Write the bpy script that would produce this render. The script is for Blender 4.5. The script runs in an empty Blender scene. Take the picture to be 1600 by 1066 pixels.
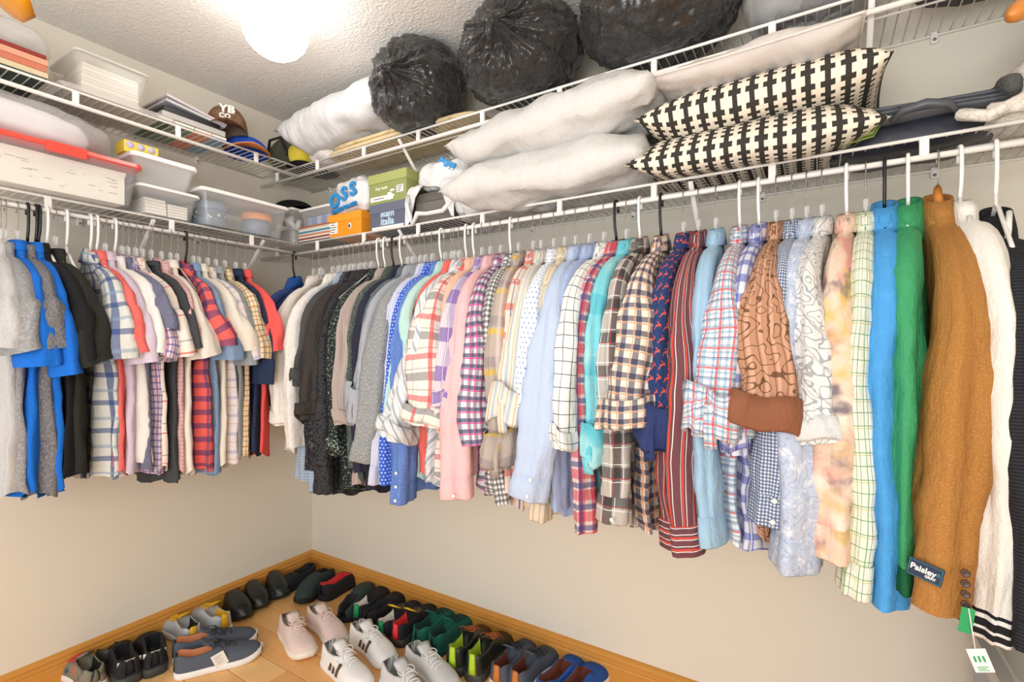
import bpy, bmesh, math, random
from mathutils import Vector, Matrix
from mathutils import noise as MN
S = bpy.context.scene
COL = S.collection
PI = math.pi
# ---------------------------------------------------------------- camera, world, light, exposure
F = 772.0
CAM = (2.409, -1.766, 1.26)
YAW = math.radians(31.75)
RX, RY = math.cos(YAW), math.sin(YAW)
cd = bpy.data.cameras.new('camera'); cam = bpy.data.objects.new('camera', cd); COL.objects.link(cam)
cam.location = CAM; cam.rotation_euler = (PI/2, 0, YAW)
cd.sensor_width = 36; cd.lens = F/1600*36; cd.shift_y = 5/1600; cd.clip_start = .02
S.camera = cam
S.view_settings.view_transform = 'Standard'; S.view_settings.look = 'None'
S.view_settings.gamma = 1; S.view_settings.use_curve_mapping = False
S.view_settings.exposure = 0.1
W = bpy.data.worlds.new('world'); S.world = W; W.use_nodes = True
W.node_tree.nodes['Background'].inputs[0].default_value = (1.0, .995, .985, 1)
W.node_tree.nodes['Background'].inputs[1].default_value = 1.0
def area(name, loc, rot, sx, sy, power, col):
    l = bpy.data.lights.new(name, 'AREA'); l.shape = 'RECTANGLE'; l.size = sx; l.size_y = sy; l.energy = power; l.color = col
    o = bpy.data.objects.new(name, l); COL.objects.link(o); o.location = loc; o.rotation_euler = rot; return o
area('rear_fill', (2.2, -2.75, 1.0), (math.radians(88), 0, math.radians(26)), 2.0, 1.6, 31, (1, .995, .985))  # added fill behind the camera, brightens walls and floor; no actual fixture
area('ceiling_fill', (2.3, -2.2, 1.55), (math.radians(155), 0, math.radians(28)), .6, .6, 14, (1, .995, .98))  # added fill aimed upwards to brighten the dark ceiling, unseen

# ---------------------------------------------------------------- pixel helpers (photo frame 1600 x 1066)
def ray(u, v):
    dx = (u-800)/F
    return (RX*dx-RY, RY*dx+RX, (538-v)/F)
def onax(u, v, ax, val):
    r = ray(u, v); t = (val-CAM[ax])/r[ax]
    return Vector([CAM[i]+t*r[i] for i in range(3)])
def onX(u, v, x): return onax(u, v, 0, x)
def onY(u, v, y): return onax(u, v, 1, y)
def onZ(u, v, z): return onax(u, v, 2, z)

# ---------------------------------------------------------------- materials
def lin(h):
    h = h.lstrip('#'); c = [int(h[i:i+2], 16)/255 for i in (0, 2, 4)]
    return tuple((x/12.92 if x <= .04045 else ((x+.055)/1.055)**2.4) for x in c)+(1,)
class NT:
    def __init__(s, name, rough=.6, **kw):
        s.m = bpy.data.materials.new(name); s.m.use_nodes = True
        s.t = s.m.node_tree; s.b = s.t.nodes['Principled BSDF']
        s.b.inputs['Roughness'].default_value = rough
        for k, v in kw.items(): s.b.inputs[k.replace('_', ' ')].default_value = v
        s.uv = None
    def n(s, ty, **kw):
        o = s.t.nodes.new(ty)
        for k, v in kw.items(): setattr(o, k, v)
        return o
    def put(s, sock, v):
        if isinstance(v, bpy.types.NodeSocket): s.t.links.new(v, sock)
        else: sock.default_value = v
    def math(s, op, a, b=0.0, c=0.0):
        o = s.n('ShaderNodeMath', operation=op)
        s.put(o.inputs[0], a); s.put(o.inputs[1], b)
        if op in ('COMPARE', 'MULTIPLY_ADD', 'SMOOTH_MIN'): s.put(o.inputs[2], c)
        return o.outputs[0]
    def mix(s, f, a, b):
        o = s.n('ShaderNodeMix', data_type='RGBA')
        s.put(o.inputs[0], f); s.put(o.inputs[6], a); s.put(o.inputs[7], b)
        return o.outputs[2]
    def coord(s, kind='UV'):
        if kind == 'UV':
            o = s.n('ShaderNodeUVMap', uv_map='UVMap'); return o.outputs[0]
        return s.n('ShaderNodeTexCoord').outputs[kind]
    def sep(s, v):
        o = s.n('ShaderNodeSeparateXYZ'); s.put(o.inputs[0], v); return o.outputs
    def noise(s, vec, scale, detail=3, rough=.5):
        o = s.n('ShaderNodeTexNoise'); s.put(o.inputs['Vector'], vec); o.inputs['Scale'].default_value = scale
        o.inputs['Detail'].default_value = detail; o.inputs['Roughness'].default_value = rough; return o.outputs[0]
    def scaled(s, vec, sc):
        o = s.n('ShaderNodeMapping'); s.put(o.inputs[0], vec); o.inputs[3].default_value = sc; return o.outputs[0]
    def bump(s, h, strength=.3, dist=.01):
        o = s.n('ShaderNodeBump'); o.inputs['Strength'].default_value = strength; o.inputs['Distance'].default_value = dist
        s.put(o.inputs['Height'], h); s.t.links.new(o.outputs[0], s.b.inputs['Normal'])
    def col(s, c): s.put(s.b.inputs['Base Color'], c)
def plain(name, h, rough=.5, bump=None, **kw):
    t = NT(name, rough, **kw); t.col(lin(h))
    if bump: t.bump(t.noise(t.coord('Object'), bump[0]), bump[1], .005)
    return t.m
_fc = {}
def fabric(name, base, layers=(), bump=.75, rough=.85, heather=0, uvs=1.0):
    if name in _fc: return _fc[name]
    t = NT('fabric_'+name, rough); t.b.inputs['Specular IOR Level'].default_value = .2
    uv = t.coord(); x, y, z = t.sep(uv); c = lin(base)
    if heather:
        n = t.noise(t.scaled(uv, (1, .5, 1)), 260, 2); k = t.math('MULTIPLY', t.math('SUBTRACT', n, .4), heather*1.2)
        kk = t.math('MAXIMUM', k, 0.0)
        c = t.mix(kk, c, lin('#ffffff' if sum(lin(base)[:3]) < 1.4 else '#808080'))
    for L in layers:
        k = L[0]
        if k in 'vh':
            a = x if k == 'v' else y
            per, wid, colr, al = L[1:5]; off = L[5] if len(L) > 5 else 0.0
            f = t.math('FRACT', t.math('ADD', t.math('MULTIPLY', a, 1/per), off+100.0))
            m = t.math('LESS_THAN', f, wid/per)
        elif k == 'dot':
            per, rad, colr, al = L[1:5]
            row = t.math('FLOOR', t.math('ADD', t.math('MULTIPLY', y, 1/per), 100.0))
            sh = t.math('MULTIPLY', t.math('MODULO', row, 2.0), .5)
            fx = t.math('SUBTRACT', t.math('FRACT', t.math('ADD', t.math('ADD', t.math('MULTIPLY', x, 1/per), 100.0), sh)), .5)
            fy = t.math('SUBTRACT', t.math('FRACT', t.math('ADD', t.math('MULTIPLY', y, 1/per), 100.0)), .5)
            d = t.math('ADD', t.math('MULTIPLY', fx, fx), t.math('MULTIPLY', fy, fy))
            m = t.math('LESS_THAN', d, (rad/per)**2)
        elif k == 'deer':          # small leaping animals: slanted body, legs, antler
            per, colr, al = L[1:4]
            row = t.math('FLOOR', t.math('ADD', t.math('MULTIPLY', y, 1/per), 100.0))
            sh = t.math('MULTIPLY', t.math('MODULO', row, 2.0), .5)
            fx = t.math('SUBTRACT', t.math('FRACT', t.math('ADD', t.math('ADD', t.math('MULTIPLY', x, 1/per), 100.0), sh)), .5)
            fy = t.math('SUBTRACT', t.math('FRACT', t.math('ADD', t.math('MULTIPLY', y, 1/per), 100.0)), .5)
            body = t.math('MULTIPLY', t.math('LESS_THAN', t.math('ABSOLUTE', fx), .3), t.math('LESS_THAN', t.math('ABSOLUTE', t.math('SUBTRACT', fy, t.math('MULTIPLY', fx, .35))), .07))
            l1 = t.math('MULTIPLY', t.math('LESS_THAN', t.math('ABSOLUTE', t.math('SUBTRACT', fx, t.math('MULTIPLY_ADD', fy, .8, .16))), .05), t.math('LESS_THAN', t.math('ABSOLUTE', t.math('SUBTRACT', fy, .14)), .2))
            l2 = t.math('MULTIPLY', t.math('LESS_THAN', t.math('ABSOLUTE', t.math('ADD', fx, t.math('MULTIPLY_ADD', fy, .8, .2))), .05), t.math('LESS_THAN', t.math('ABSOLUTE', t.math('ADD', fy, .12)), .2))
            m = t.math('MAXIMUM', body, t.math('MAXIMUM', l1, l2))
        elif k == 'diag':
            per, wid, colr, al = L[1:5]
            f = t.math('FRACT', t.math('ADD', t.math('MULTIPLY', t.math('MULTIPLY_ADD', y, .9, x), 1/per), 100.0)); m = t.math('LESS_THAN', f, wid/per)
        elif k == 'blot':
            sc, th, colr, al = L[1:5]; sd = L[5] if len(L) > 5 else 0
            n = t.noise(t.scaled(t.math_vec(uv, sd) if sd else uv, (1, 1, 1)), sc, 3)
            m = t.math('MINIMUM', t.math('MAXIMUM', t.math('MULTIPLY', t.math('SUBTRACT', n, th), 8.0), 0.0), 1.0)
        elif k == 'scroll':
            sc, wid, colr, al = L[1:5]
            n = t.noise(uv, sc, 1.5, .4)
            m = t.math('LESS_THAN', t.math('ABSOLUTE', t.math('SUBTRACT', t.math('FRACT', t.math('MULTIPLY', n, 7.0)), .5)), wid)
        elif k == 'cell':
            sc, wid, colr, al = L[1:5]
            o = t.n('ShaderNodeTexVoronoi', feature='DISTANCE_TO_EDGE'); t.put(o.inputs['Vector'], uv); o.inputs['Scale'].default_value = sc
            m = t.math('LESS_THAN', o.outputs[0], wid)
        elif k == 'plus':          # interlocking dark columns with cross ticks
            colr, al = L[1:3]; per, ph = .040, .030
            fx = t.math('ABSOLUTE', t.math('SUBTRACT', t.math('FRACT', t.math('ADD', t.math('MULTIPLY', x, 1/per), 100.0)), .5))
            fy = t.math('FRACT', t.math('ADD', t.math('MULTIPLY', y, 1/ph), 100.0))
            m = t.math('MAXIMUM', t.math('LESS_THAN', fx, .15), t.math('MULTIPLY', t.math('LESS_THAN', fx, .37), t.math('LESS_THAN', fy, .45)))
        c = t.mix(t.math('MULTIPLY', m, al), c, lin(colr))
    t.col(c)
    n1 = t.noise(t.scaled(uv, (1, .4, 1)), 17, 5, .62); n2 = t.noise(uv, 500, 2)
    t.bump(t.math('ADD', n1, t.math('MULTIPLY', n2, .12)), bump, .02)
    _fc[name] = t.m; return t.m
def _mv(s, uv, sd):
    o = s.n('ShaderNodeVectorMath', operation='ADD'); s.put(o.inputs[0], uv); o.inputs[1].default_value = (sd, sd*1.7, sd*.6); return o.outputs[0]
NT.math_vec = _mv

def wood(name, h1, h2, sc=(3, 30, 30), rough=.35):
    t = NT(name, rough); co = t.coord('Object')
    w = t.noise(t.scaled(co, sc), 1.6, 5, .6)
    t.col(t.mix(w, lin(h1), lin(h2))); t.bump(w, .08, .005); return t.m
def clearplast(name, h, alpha=.45, rough=.12):
    t = NT(name, rough); t.col(lin(h)); t.b.inputs['Alpha'].default_value = alpha
    t.b.inputs['Specular IOR Level'].default_value = .6
    return t.m
def poly(name, h, h2=None, bs=40, bst=.6, rough=.25, bd=.02):      # crumpled film
    t = NT(name, rough); t.col(lin(h)); co = t.coord('Object')
    a = t.noise(co, bs, 5, .65); b = t.noise(co, bs*.3, 3, .6)
    t.bump(t.math('ADD', t.math('MULTIPLY', a, .5), b), bst, bd); return t.m

wallm = NT('wall_paint', .8); wallm.col(lin('#e3dccd')); wallm.bump(wallm.noise(wallm.coord('Object'), 90, 3), .06, .003); M_wall = wallm.m
cm = NT('stippled_ceiling', .9); cm.col(lin('#ece9e3'))
co = cm.coord('Object'); a_ = cm.noise(co, 110, 4, .6); b_ = cm.noise(cm.scaled(co, (1, 1.5, 1)), 60, 2)
cm.bump(cm.math('ADD', a_, cm.math('MULTIPLY', b_, .6)), .55, .012); M_ceil = cm.m
M_base = wood('oak_baseboard', '#dea04c', '#c58436', (1.2, 1.2, 30), .4)
FLOORM = [wood('floor_board_tone_%s' % n, a, b, (2, 22, 1), .3) for n, a, b in (('amber', '#fbc884', '#eeae66'), ('honey', '#f5bf7a', '#e6a45c'), ('light', '#ffd394', '#f2b972'))]
M_gap = plain('floor_gap', '#8a5423', .7)
M_white = plain('white_coated_wire', '#f2efe9', .35)
M_steel = plain('steel', '#9d9890', .3, Metallic=.85)
M_wp = plain('white_plastic', '#f3f1ec', .35)
M_bp = plain('black_plastic', '#17161a', .35)
M_clear = clearplast('clear_plastic', '#f4f4f2', .35, .08)
M_wood = wood('hanger_wood', '#d88f45', '#c47830', (8, 8, 30), .35)
M_amber = wood('amber_hanger_wood', '#c98a10', '#b36a08', (14, 14, 3), .25)

# ---------------------------------------------------------------- object helpers
def link(name, me, mats, parent=None, kind=None):
    o = bpy.data.objects.new(name, me); COL.objects.link(o)
    for m in (mats if isinstance(mats, (list, tuple)) else [mats]):
        if m and len(me.materials) < 8: me.materials.append(m)
    if parent: o.parent = parent
    if kind: o['kind'] = kind
    return o
def tag(o, label, cat, group=None):
    o['label'] = label; o['category'] = cat
    if group: o['group'] = group
    return o
def empty(name, loc, rz=0, label=None, cat=None, group=None):
    o = bpy.data.objects.new(name, None); COL.objects.link(o); o.location = loc; o.rotation_euler = (0, 0, rz)
    o.empty_display_size = .05
    if label: tag(o, label, cat, group)
    return o
def mesh(name, vs, fs, uvs=None, mi=None, smooth=True):
    me = bpy.data.meshes.new(name); me.from_pydata([tuple(v) for v in vs], [], fs)
    if smooth: me.polygons.foreach_set('use_smooth', [True]*len(fs))
    if mi: me.polygons.foreach_set('material_index', mi)
    if uvs:
        l = me.uv_layers.new(name='UVMap'); k = 0; flat = []
        for f in uvs:
            for q in f: flat += [q[0], q[1]]
        l.data.foreach_set('uv', flat)
    me.update(); return me
def loft(name, rings, closed=True, uvr=None, capa=False, capb=False, mi=None, smooth=True, v0=0.0, u0=0.0):
    """rings: equal-length lists of points. UV in metres."""
    n = len(rings[0]); vs = [p for r in rings for p in r]; fs = []; uv = []; ms = []
    per = []
    for r in rings:
        d = [0.0]
        for j in range(n if closed else n-1): d.append(d[-1]+(Vector(r[(j+1) % n])-Vector(r[j])).length)
        per.append(d)
    ref = per[len(per)//3] if uvr is None else per[uvr]
    vv = [v0]
    for i in range(1, len(rings)):
        L = sum((Vector(rings[i][j])-Vector(rings[i-1][j])).length for j in range(0, n, max(1, n//6)))/len(range(0, n, max(1, n//6)))
        vv.append(vv[-1]+L)
    m = n if closed else n-1
    for i in range(len(rings)-1):
        for j in range(m):
            k = (j+1) % n
            fs.append((i*n+j, i*n+k, (i+1)*n+k, (i+1)*n+j))
            uv.append(((ref[j]+u0, vv[i]), (ref[j+1]+u0, vv[i]), (ref[j+1]+u0, vv[i+1]), (ref[j]+u0, vv[i+1])))
            ms.append(mi(i, j) if mi else 0)
    if capa: fs.append(tuple(range(n))[::-1]); uv.append(tuple((p[0], p[1]) for p in [rings[0][q] for q in range(n)][::-1])); ms.append(0)
    if capb:
        b = (len(rings)-1)*n; fs.append(tuple(b+q for q in range(n))); uv.append(tuple((rings[-1][q][0], rings[-1][q][1]) for q in range(n))); ms.append(0)
    return mesh(name, vs, fs, uv, ms, smooth)
def tube(name, pts, r, seg=6, caps=True):
    pts = [Vector(p) for p in pts]; rings = []
    t0 = (pts[1]-pts[0]).normalized(); up = Vector((0, 0, 1)) if abs(t0.z) < .9 else Vector((1, 0, 0))
    a = t0.cross(up).normalized()
    for i, p in enumerate(pts):
        t = (pts[min(i+1, len(pts)-1)]-pts[max(i-1, 0)]).normalized()
        a = (a-t*a.dot(t)).normalized(); b = t.cross(a)
        rr = r[i] if isinstance(r, (list, tuple)) else r
        rings.append([p+a*rr*math.cos(2*PI*j/seg)+b*rr*math.sin(2*PI*j/seg) for j in range(seg)])
    return loft(name, rings, True, capa=caps, capb=caps)
def box_bm(bm, x0, x1, y0, y1, z0, z1, bev=0, seg=2):
    r = bmesh.ops.create_cube(bm, size=1); vs = r['verts']
    for v in vs: v.co = Vector(((x0+x1)/2+v.co.x*(x1-x0), (y0+y1)/2+v.co.y*(y1-y0), (z0+z1)/2+v.co.z*(z1-z0)))
    if bev:
        es = list({e for v in vs for e in v.link_edges})
        bmesh.ops.bevel(bm, geom=es, offset=bev, segments=seg, affect='EDGES', profile=.5)
def bmlink(name, bm, mat, parent=None, kind=None, smooth=False):
    me = bpy.data.meshes.new(name); bm.to_mesh(me); bm.free()
    if smooth: me.polygons.foreach_set('use_smooth', [True]*len(me.polygons))
    return link(name, me, mat, parent, kind)
def box(name, x0, x1, y0, y1, z0, z1, mat, parent=None, bev=.003, kind=None, seg=2):
    """mesh centred on its own base point so the origin sits on the object"""
    bm = bmesh.new(); cx, cy = (x0+x1)/2, (y0+y1)/2
    o = None
    if parent is None:
        box_bm(bm, x0-cx, x1-cx, y0-cy, y1-cy, 0, z1-z0, bev, seg); o = bmlink(name, bm, mat, None, kind); o.location = (cx, cy, z0)
    else:
        box_bm(bm, x0, x1, y0, y1, z0, z1, bev, seg); o = bmlink(name, bm, mat, parent, kind)
    return o
def copytree(o, parent=None):
    c = o.copy(); COL.objects.link(c)
    if parent is not None: c.parent = parent
    for ch in list(o.children): copytree(ch, c)
    return c
def text(name, s, size, mat, parent, loc, rot, ext=.0004, sx=1.0, bold=0.0):
    cu = bpy.data.curves.new(name, 'FONT'); cu.body = s; cu.size = size; cu.align_x = 'CENTER'; cu.align_y = 'CENTER'
    cu.extrude = ext; cu.offset = bold; cu.resolution_u = 3
    o = bpy.data.objects.new(name, cu); me = bpy.data.meshes.new_from_object(o)
    bpy.data.objects.remove(o); bpy.data.curves.remove(cu)
    t = link(name, me, mat, parent); t.location = loc; t.rotation_euler = rot; t.scale = (sx, 1, 1); return t
def lerp(a, b, t): return a+(b-a)*t
def interp(tab, x):
    if x <= tab[0][0]: return tab[0][1]
    for (a, p), (b, q) in zip(tab, tab[1:]):
        if x <= b: return lerp(p, q, (x-a)/(b-a))
    return tab[-1][1]
def sm(a, b, x):
    t = max(0, min(1, (x-a)/(b-a))); return t*t*(3-2*t)

# ---------------------------------------------------------------- room shell
XW, YB, CH = 3.42, -2.45, 2.44
def slab(name, x0, x1, y0, y1, z0, z1, mat): 
    bm = bmesh.new(); box_bm(bm, x0, x1, y0, y1, z0, z1); return bmlink(name, bm, mat, None, 'structure')
slab('wall_left', -.1, 0, YB, 0, 0, CH, M_wall)
slab('wall_back', -.1, XW+.1, 0, .1, 0, CH, M_wall)
slab('wall_right', XW, XW+.1, YB, 0, 0, CH, M_wall)
slab('ceiling', -.1, XW+.1, YB, .1, CH, CH+.08, M_ceil)
fl = slab('floor', -.1, XW+.1, YB, .1, -.06, -.004, M_gap)
rnd = random.Random(4)
y = 0.0; row = 0
protos = {}
while y > YB+.02:
    x = -rnd.uniform(.0, .8); 
    while x < XW:
        L = .9; a = max(x, 0); b = min(x+L, XW)
        if b-a > .04:
            key = round(b-a, 3)
            bm = bmesh.new(); box_bm(bm, 0, b-a-.0025, -.1175, 0, -.02, 0, .0015, 1)
            o = bmlink('floor_board', bm, rnd.choice(FLOORM), fl); o.location = (a, y, 0)
        x += L
    y -= .12; row += 1
def baseboard(name, p0, p1, inward):
    prof = [(0, 0), (.016, 0), (.016, .066), (.0135, .07), (.0175, .076), (.0175, .084), (.012, .089), (.0145, .094), (.0135, .1), (.007, .106), (0, .11)]
    d = Vector(p1)-Vector(p0); n = Vector(inward)
    rings = []
    for s, m in ((0, 1), (1, -1)):
        P = Vector(p0)+d*s
        rings.append([P+n*a+Vector((0, 0, b))+d.normalized()*(a*m if name != 'x' else 0) for a, b in prof])
    me = loft(name, rings, True, capa=True, capb=True, smooth=False)
    o = link(name, me, M_base, None, 'structure'); return o
baseboard('baseboard_left', (0, 0, 0), (0, YB, 0), (1, 0, 0))
baseboard('baseboard_back', (0, 0, 0), (XW, 0, 0), (0, -1, 0))
baseboard('baseboard_right', (XW, 0, 0), (XW, YB, 0), (-1, 0, 0))

# ---------------------------------------------------------------- wire shelves
def wire_shelf(label, origin, rz, L, zd, tabs, braces, depth=.3, start=0.0):
    """local: x along wall, -y outwards, origin at wall"""
    r = empty('wire_shelf', (origin[0], origin[1], zd), rz, label, 'shelf')
    def rod(nm, y, z, rad, a=start, b=L):
        return link(nm, tube(nm, [(a, y, z), (b, y, z)], rad, 8), M_white, r)
    rod('front_rail', -depth, 0, .0045); rod('hanging_rail', -depth, -.045, .0075)
    rod('back_rail', -.008, 0, .0035); rod('support_wire', -depth*.62, -.004, .003)
    w = link('deck_wire', tube('deck_wire', [(0, -.004, .0035), (0, -depth+.002, .0035), (0, -depth-.004, .001)], .0019, 5), M_white, r)
    w.location = (start+.02, 0, 0); n = int((L-start-.02)/.0254)
    for i in range(1, n):
        c = w.copy(); COL.objects.link(c); c.location = (start+.02+i*.0254, 0, 0)
    bm = bmesh.new(); box_bm(bm, -.009, .009, -depth-.006, -depth+.004, -.046, .003, .002, 1)
    t = bmlink('rail_bracket', bm, M_white, r); first = True
    for x in tabs:
        if first: t.location = (x, 0, 0); first = False
        else: c = t.copy(); COL.objects.link(c); c.location = (x, 0, 0)
    for x in braces:
        bm = bmesh.new(); box_bm(bm, -.007, .007, -.004, .004, 0, 1, .002, 1)
        b = bmlink('brace', bm, M_white, r)
        p = Vector((x, -depth, -.01)); q = Vector((x, -.01, -.3)); d = q-p
        b.scale = (1, 1, d.length); b.location = p; b.rotation_euler = d.to_track_quat('Z', 'Y').to_euler()
    x = start+.16
    while x < L-.05:
        bm = bmesh.new(); box_bm(bm, -.008, .008, -.014, -.001, -.022, .01, .002, 1)
        c = bmlink('wall_clip', bm, M_white, r); c.location = (x, 0, 0)
        c2 = link('screw_head', tube('screw_head', [(0, -.014, -.014), (0, -.017, -.014)], .004, 8), M_steel, c)
        x += .42
    return r
ZL, ZU = 1.735, 2.105
TR = [.137+.31*i for i in range(11)]
BR = [1.1]
wire_shelf('lower white wire shelf on the long back wall, carrying pillows and shoeboxes', (0, 0), 0, XW-.005, ZL, TR, [.96, 2.1])
wire_shelf('upper white wire shelf on the long back wall, under the black rubbish bags', (0, 0), 0, XW-.005, ZU, TR, [.96, 2.52])
# left wall: local x runs along +Y after rotating +90 deg, outwards = +X
def left_tabs(us, x=.3): return [onX(u, 300, x).y-YB for u in us]
wire_shelf('lower white wire shelf on the left wall, under the red lidded bin', (0, YB), PI/2, -YB-.33, ZL, left_tabs([75, 268, 393])+[.3, .6, .9], left_tabs([240, 412]))
wire_shelf('upper white wire shelf on the left wall, under the books and brown cap', (0, YB), PI/2, -YB-.305, ZU, left_tabs([118, 278, 400])+[.3, .6, .9], [])

# ---------------------------------------------------------------- ceiling lamp
lp = empty('ceiling_lamp', (.853, -.766, 2.44), 0, 'round glowing white ceiling lamp above the left shelves', 'lamp')
em = NT('lamp_glass'); em.b.inputs['Emission Color'].default_value = (1, .98, .94, 1); em.b.inputs['Emission Strength'].default_value = 11; em.col((1, 1, 1, 1))
rg = []
for i in range(13):
    a = PI*i/12
    rg.append([(max(.002, .105*math.sin(a*.98+.03))*math.cos(2*PI*j/24), max(.002, .105*math.sin(a*.98+.03))*math.sin(2*PI*j/24), -.115+.095*math.cos(a)) for j in range(24)])
link('globe', loft('globe', rg, capa=True, capb=True), em.m, lp)
link('lamp_base', loft('lamp_base', [[(r_*math.cos(2*PI*j/24), r_*math.sin(2*PI*j/24), z_) for j in range(24)] for r_, z_ in ((.07, 0), (.07, -.012), (.055, -.024), (.05, -.03))], capa=True, capb=True), M_white, lp)
# ---------------------------------------------------------------- hangers
RODZ = 1.69; ZN = 1.59
def hook_pts(kind):
    r = .0115
    p = [(0, .0135, -.022), (0, .0125, -.004)]
    for i in range(7):
        a = PI*i/6; p.append((0, math.cos(a)*.0125, .0+.0125*math.sin(a)))
    p += [(0, -.0135, -.02), (0, -.013, -.05)]
    if kind == 'steel': p += [(0, -.012, -.062), (0, 0, -.082), (0, 0, -.098)]
    elif kind == 'wood': p += [(0, -.006, -.066), (0, 0, -.075)]
    else: p += [(0, -.009, -.075), (0, -.001, -.095), (0, 0, -.108)]
    return p
HP = {}
def hanger_proto(kind):
    r = empty('coat_hanger', (0, 0, RODZ))
    mat = {'steel': M_clear, 'white': M_wp, 'black': M_bp, 'wood': M_wood}[kind]
    hm = M_steel if kind in ('steel', 'wood') else mat
    rad = {'steel': .0014, 'wood': .0017}.get(kind, .0042)
    pts = [Vector(p) for p in hook_pts(kind)]
    link('hook', tube('hook', pts, rad, 6), hm, r)
    if kind == 'wood':
        rings = []
        for i in range(21):
            s = (i-10)/10; a = s*.145; z = -.10-.16*abs(s)**.75+.012*(1-abs(s)); h = .022-.006*abs(s); t = .009+.009*sm(.3, 1, abs(s))
            rings.append([(t*math.cos(q)+.01*s*s, a, z+h*math.sin(q)) for q in [2*PI*j/10 for j in range(10)]])
        link('shoulder_bar', loft('shoulder_bar', rings, capa=True, capb=True), mat, r)
        link('trouser_bar', tube('trouser_bar', [(.0, -.15, -.23), (.0, .15, -.23)], .006, 8), mat, r)
    else:
        rr = .0042 if kind != 'steel' else .0035
        top = -.128; low = -.248
        arm = [(0, 0, -.1), (0, 0, top), (0, -.03, top-.012), (0, -.155, low+.012), (0, -.17, low), (0, -.165, low-.012), (0, -.145, low-.014), (0, .145, low-.014), (0, .165, low-.012), (0, .17, low), (0, .155, low+.012), (0, .03, top-.012), (0, .002, top)]
        link('arm_frame', tube('arm_frame', arm, rr, 6), mat, r)
        if kind == 'steel':
            bm = bmesh.new(); box_bm(bm, -.004, .004, -.017, .017, -.112, -.082, .003, 1); bmlink('clear_neck', bm, M_clear, r)
            bm = bmesh.new(); box_bm(bm, -.0055, .0055, -.006, .006, -.1, -.078, .002, 1); bmlink('hook_socket', bm, M_clear, r)
    return r
HN = {'steel': 'clear steel-hook hanger', 'white': 'white plastic hanger', 'black': 'black plastic hanger', 'wood': 'orange wooden hanger'}
def cut(l, n=10):
    w = l.split(',')[0].split()[:n]
    while w[-1].lower() in ('and', 'with', 'a', 'the', 'of', 'by', 'at', 'to', 'its', 'between', 'on', 'very', 'whose', 'small', 'thin', 'tiny', 'two', 'in', 'among', 'big', 'neat', 'just', 'three', 'wide', 'large', 'broad', 'long', 'dark'): w.pop()
    return ' '.join(w)
def put_hanger(kind, x, y, rz, label, group=None):
    if kind not in HP: HP[kind] = hanger_proto(kind); o = HP[kind]
    else: o = copytree(HP[kind])
    o.location = (x, y, RODZ); o.rotation_euler = (0, 0, rz); tag(o, label, 'hanger', group); return o

# ---------------------------------------------------------------- garments
def ell(n, a, b, ph=0): return [(a*math.cos(2*PI*j/n+ph), b*math.sin(2*PI*j/n+ph)) for j in range(n)]
def projx(p):
    a, b = p[0]-CAM[0], p[1]-CAM[1]; f = -a*RY+b*RX; return 800+F*(a*RX+b*RY)/f, f
def sleeve_rings(P, wa, wb, rnd, n=30, m=22, fold=.1, crease=0.0):
    """P(s)->Vector; wa(s), wb(s) semi-axes"""
    ph1, ph2, ph3 = rnd.uniform(0, 6), rnd.uniform(0, 6), rnd.uniform(0, 6)
    rings = []; off = Vector((rnd.uniform(0, 50), rnd.uniform(0, 50), 0))
    for i in range(m+1):
        s = i/m; p = P(s); t = (P(min(1, s+.02))-P(max(0, s-.02))).normalized()
        ax = Vector((1, 0, 0)); ax = (ax-t*ax.dot(t)).normalized(); ay = t.cross(ax)
        amp = fold*sm(.03, .35, s)
        ring = []
        for j in range(n):
            th = 2*PI*j/n
            k = 1+amp*(math.cos(3*th+ph1+1.8*s)+.6*math.cos(5*th+ph2-2.4*s)+.35*math.cos(8*th+ph3+3*s))
            q = p+ax*(wb(s)*k*math.cos(th))+ay*(wa(s)*k*math.sin(th))
            nz = MN.noise(q*17+off)*.006*sm(0, .2, s)+(.5-abs(MN.noise(Vector((q.x*34, q.y*34, q.z*9))+off)))*.010*sm(.04, .3, s)+crease*math.sin(46*s+2*math.sin(th+ph1)+ph2)*.003*sm(.2, .5, s)
            q = q+(ax*math.cos(th)+ay*math.sin(th))*nz
            ring.append(q)
        rings.append(ring)
    return rings
def roll_rings(rings, style, rnd, H=.06):
    """rolled cuff band around the last ring of a sleeve"""
    R = rings[-1]; c = sum(R, Vector())/len(R); c0 = sum(rings[-3], Vector())/len(R)
    t = (c-c0).normalized(); n = len(R)
    big = {'roll': 1.14, 'flare': 1.35, 'bigroll': 1.36, 'knot': 1.2}[style]
    prof = [(-H, 1.03, 0), (-H+.004, big-.02, 1), (-H*.5, big+.03, 1), (-.006, big+.04, 1), (.004, big-.02, 1), (.002, big-.16, 0), (-.014, big-.25, 0), (-H*.7, .72, 0)]
    tilt = rnd.uniform(-.5, .5); tf = {'roll': .35, 'flare': .8, 'bigroll': .6, 'knot': .3}[style]; ph = rnd.uniform(0, 6); out = []
    o2 = Vector((rnd.uniform(0, 90), 3, 8))
    for q, (d, k, w) in enumerate(prof):
        ring = []
        for j, p in enumerate(R):
            th = 2*PI*j/n; e = (p-c)
            kk = k*(1+.05*math.cos(2*th+ph)+.04*math.cos(5*th+ph*2))
            x = c+e*kk+Vector((0, 0, max(-.02, -e.y)*tf*max(0, (q+1)/6)))+t*(d+(.028 if style == 'bigroll' else 0)+tilt*.03*math.cos(th)+.006*math.cos(3*th+ph))
            if style == 'knot': x = x+e.normalized()*(.016*MN.noise(x*38+o2)+.01)+t*(.02*MN.noise(x*22+o2))
            else: x = x+e.normalized()*.006*MN.noise(x*30+o2)
            ring.append(x)
        out.append(ring)
    return out
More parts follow.
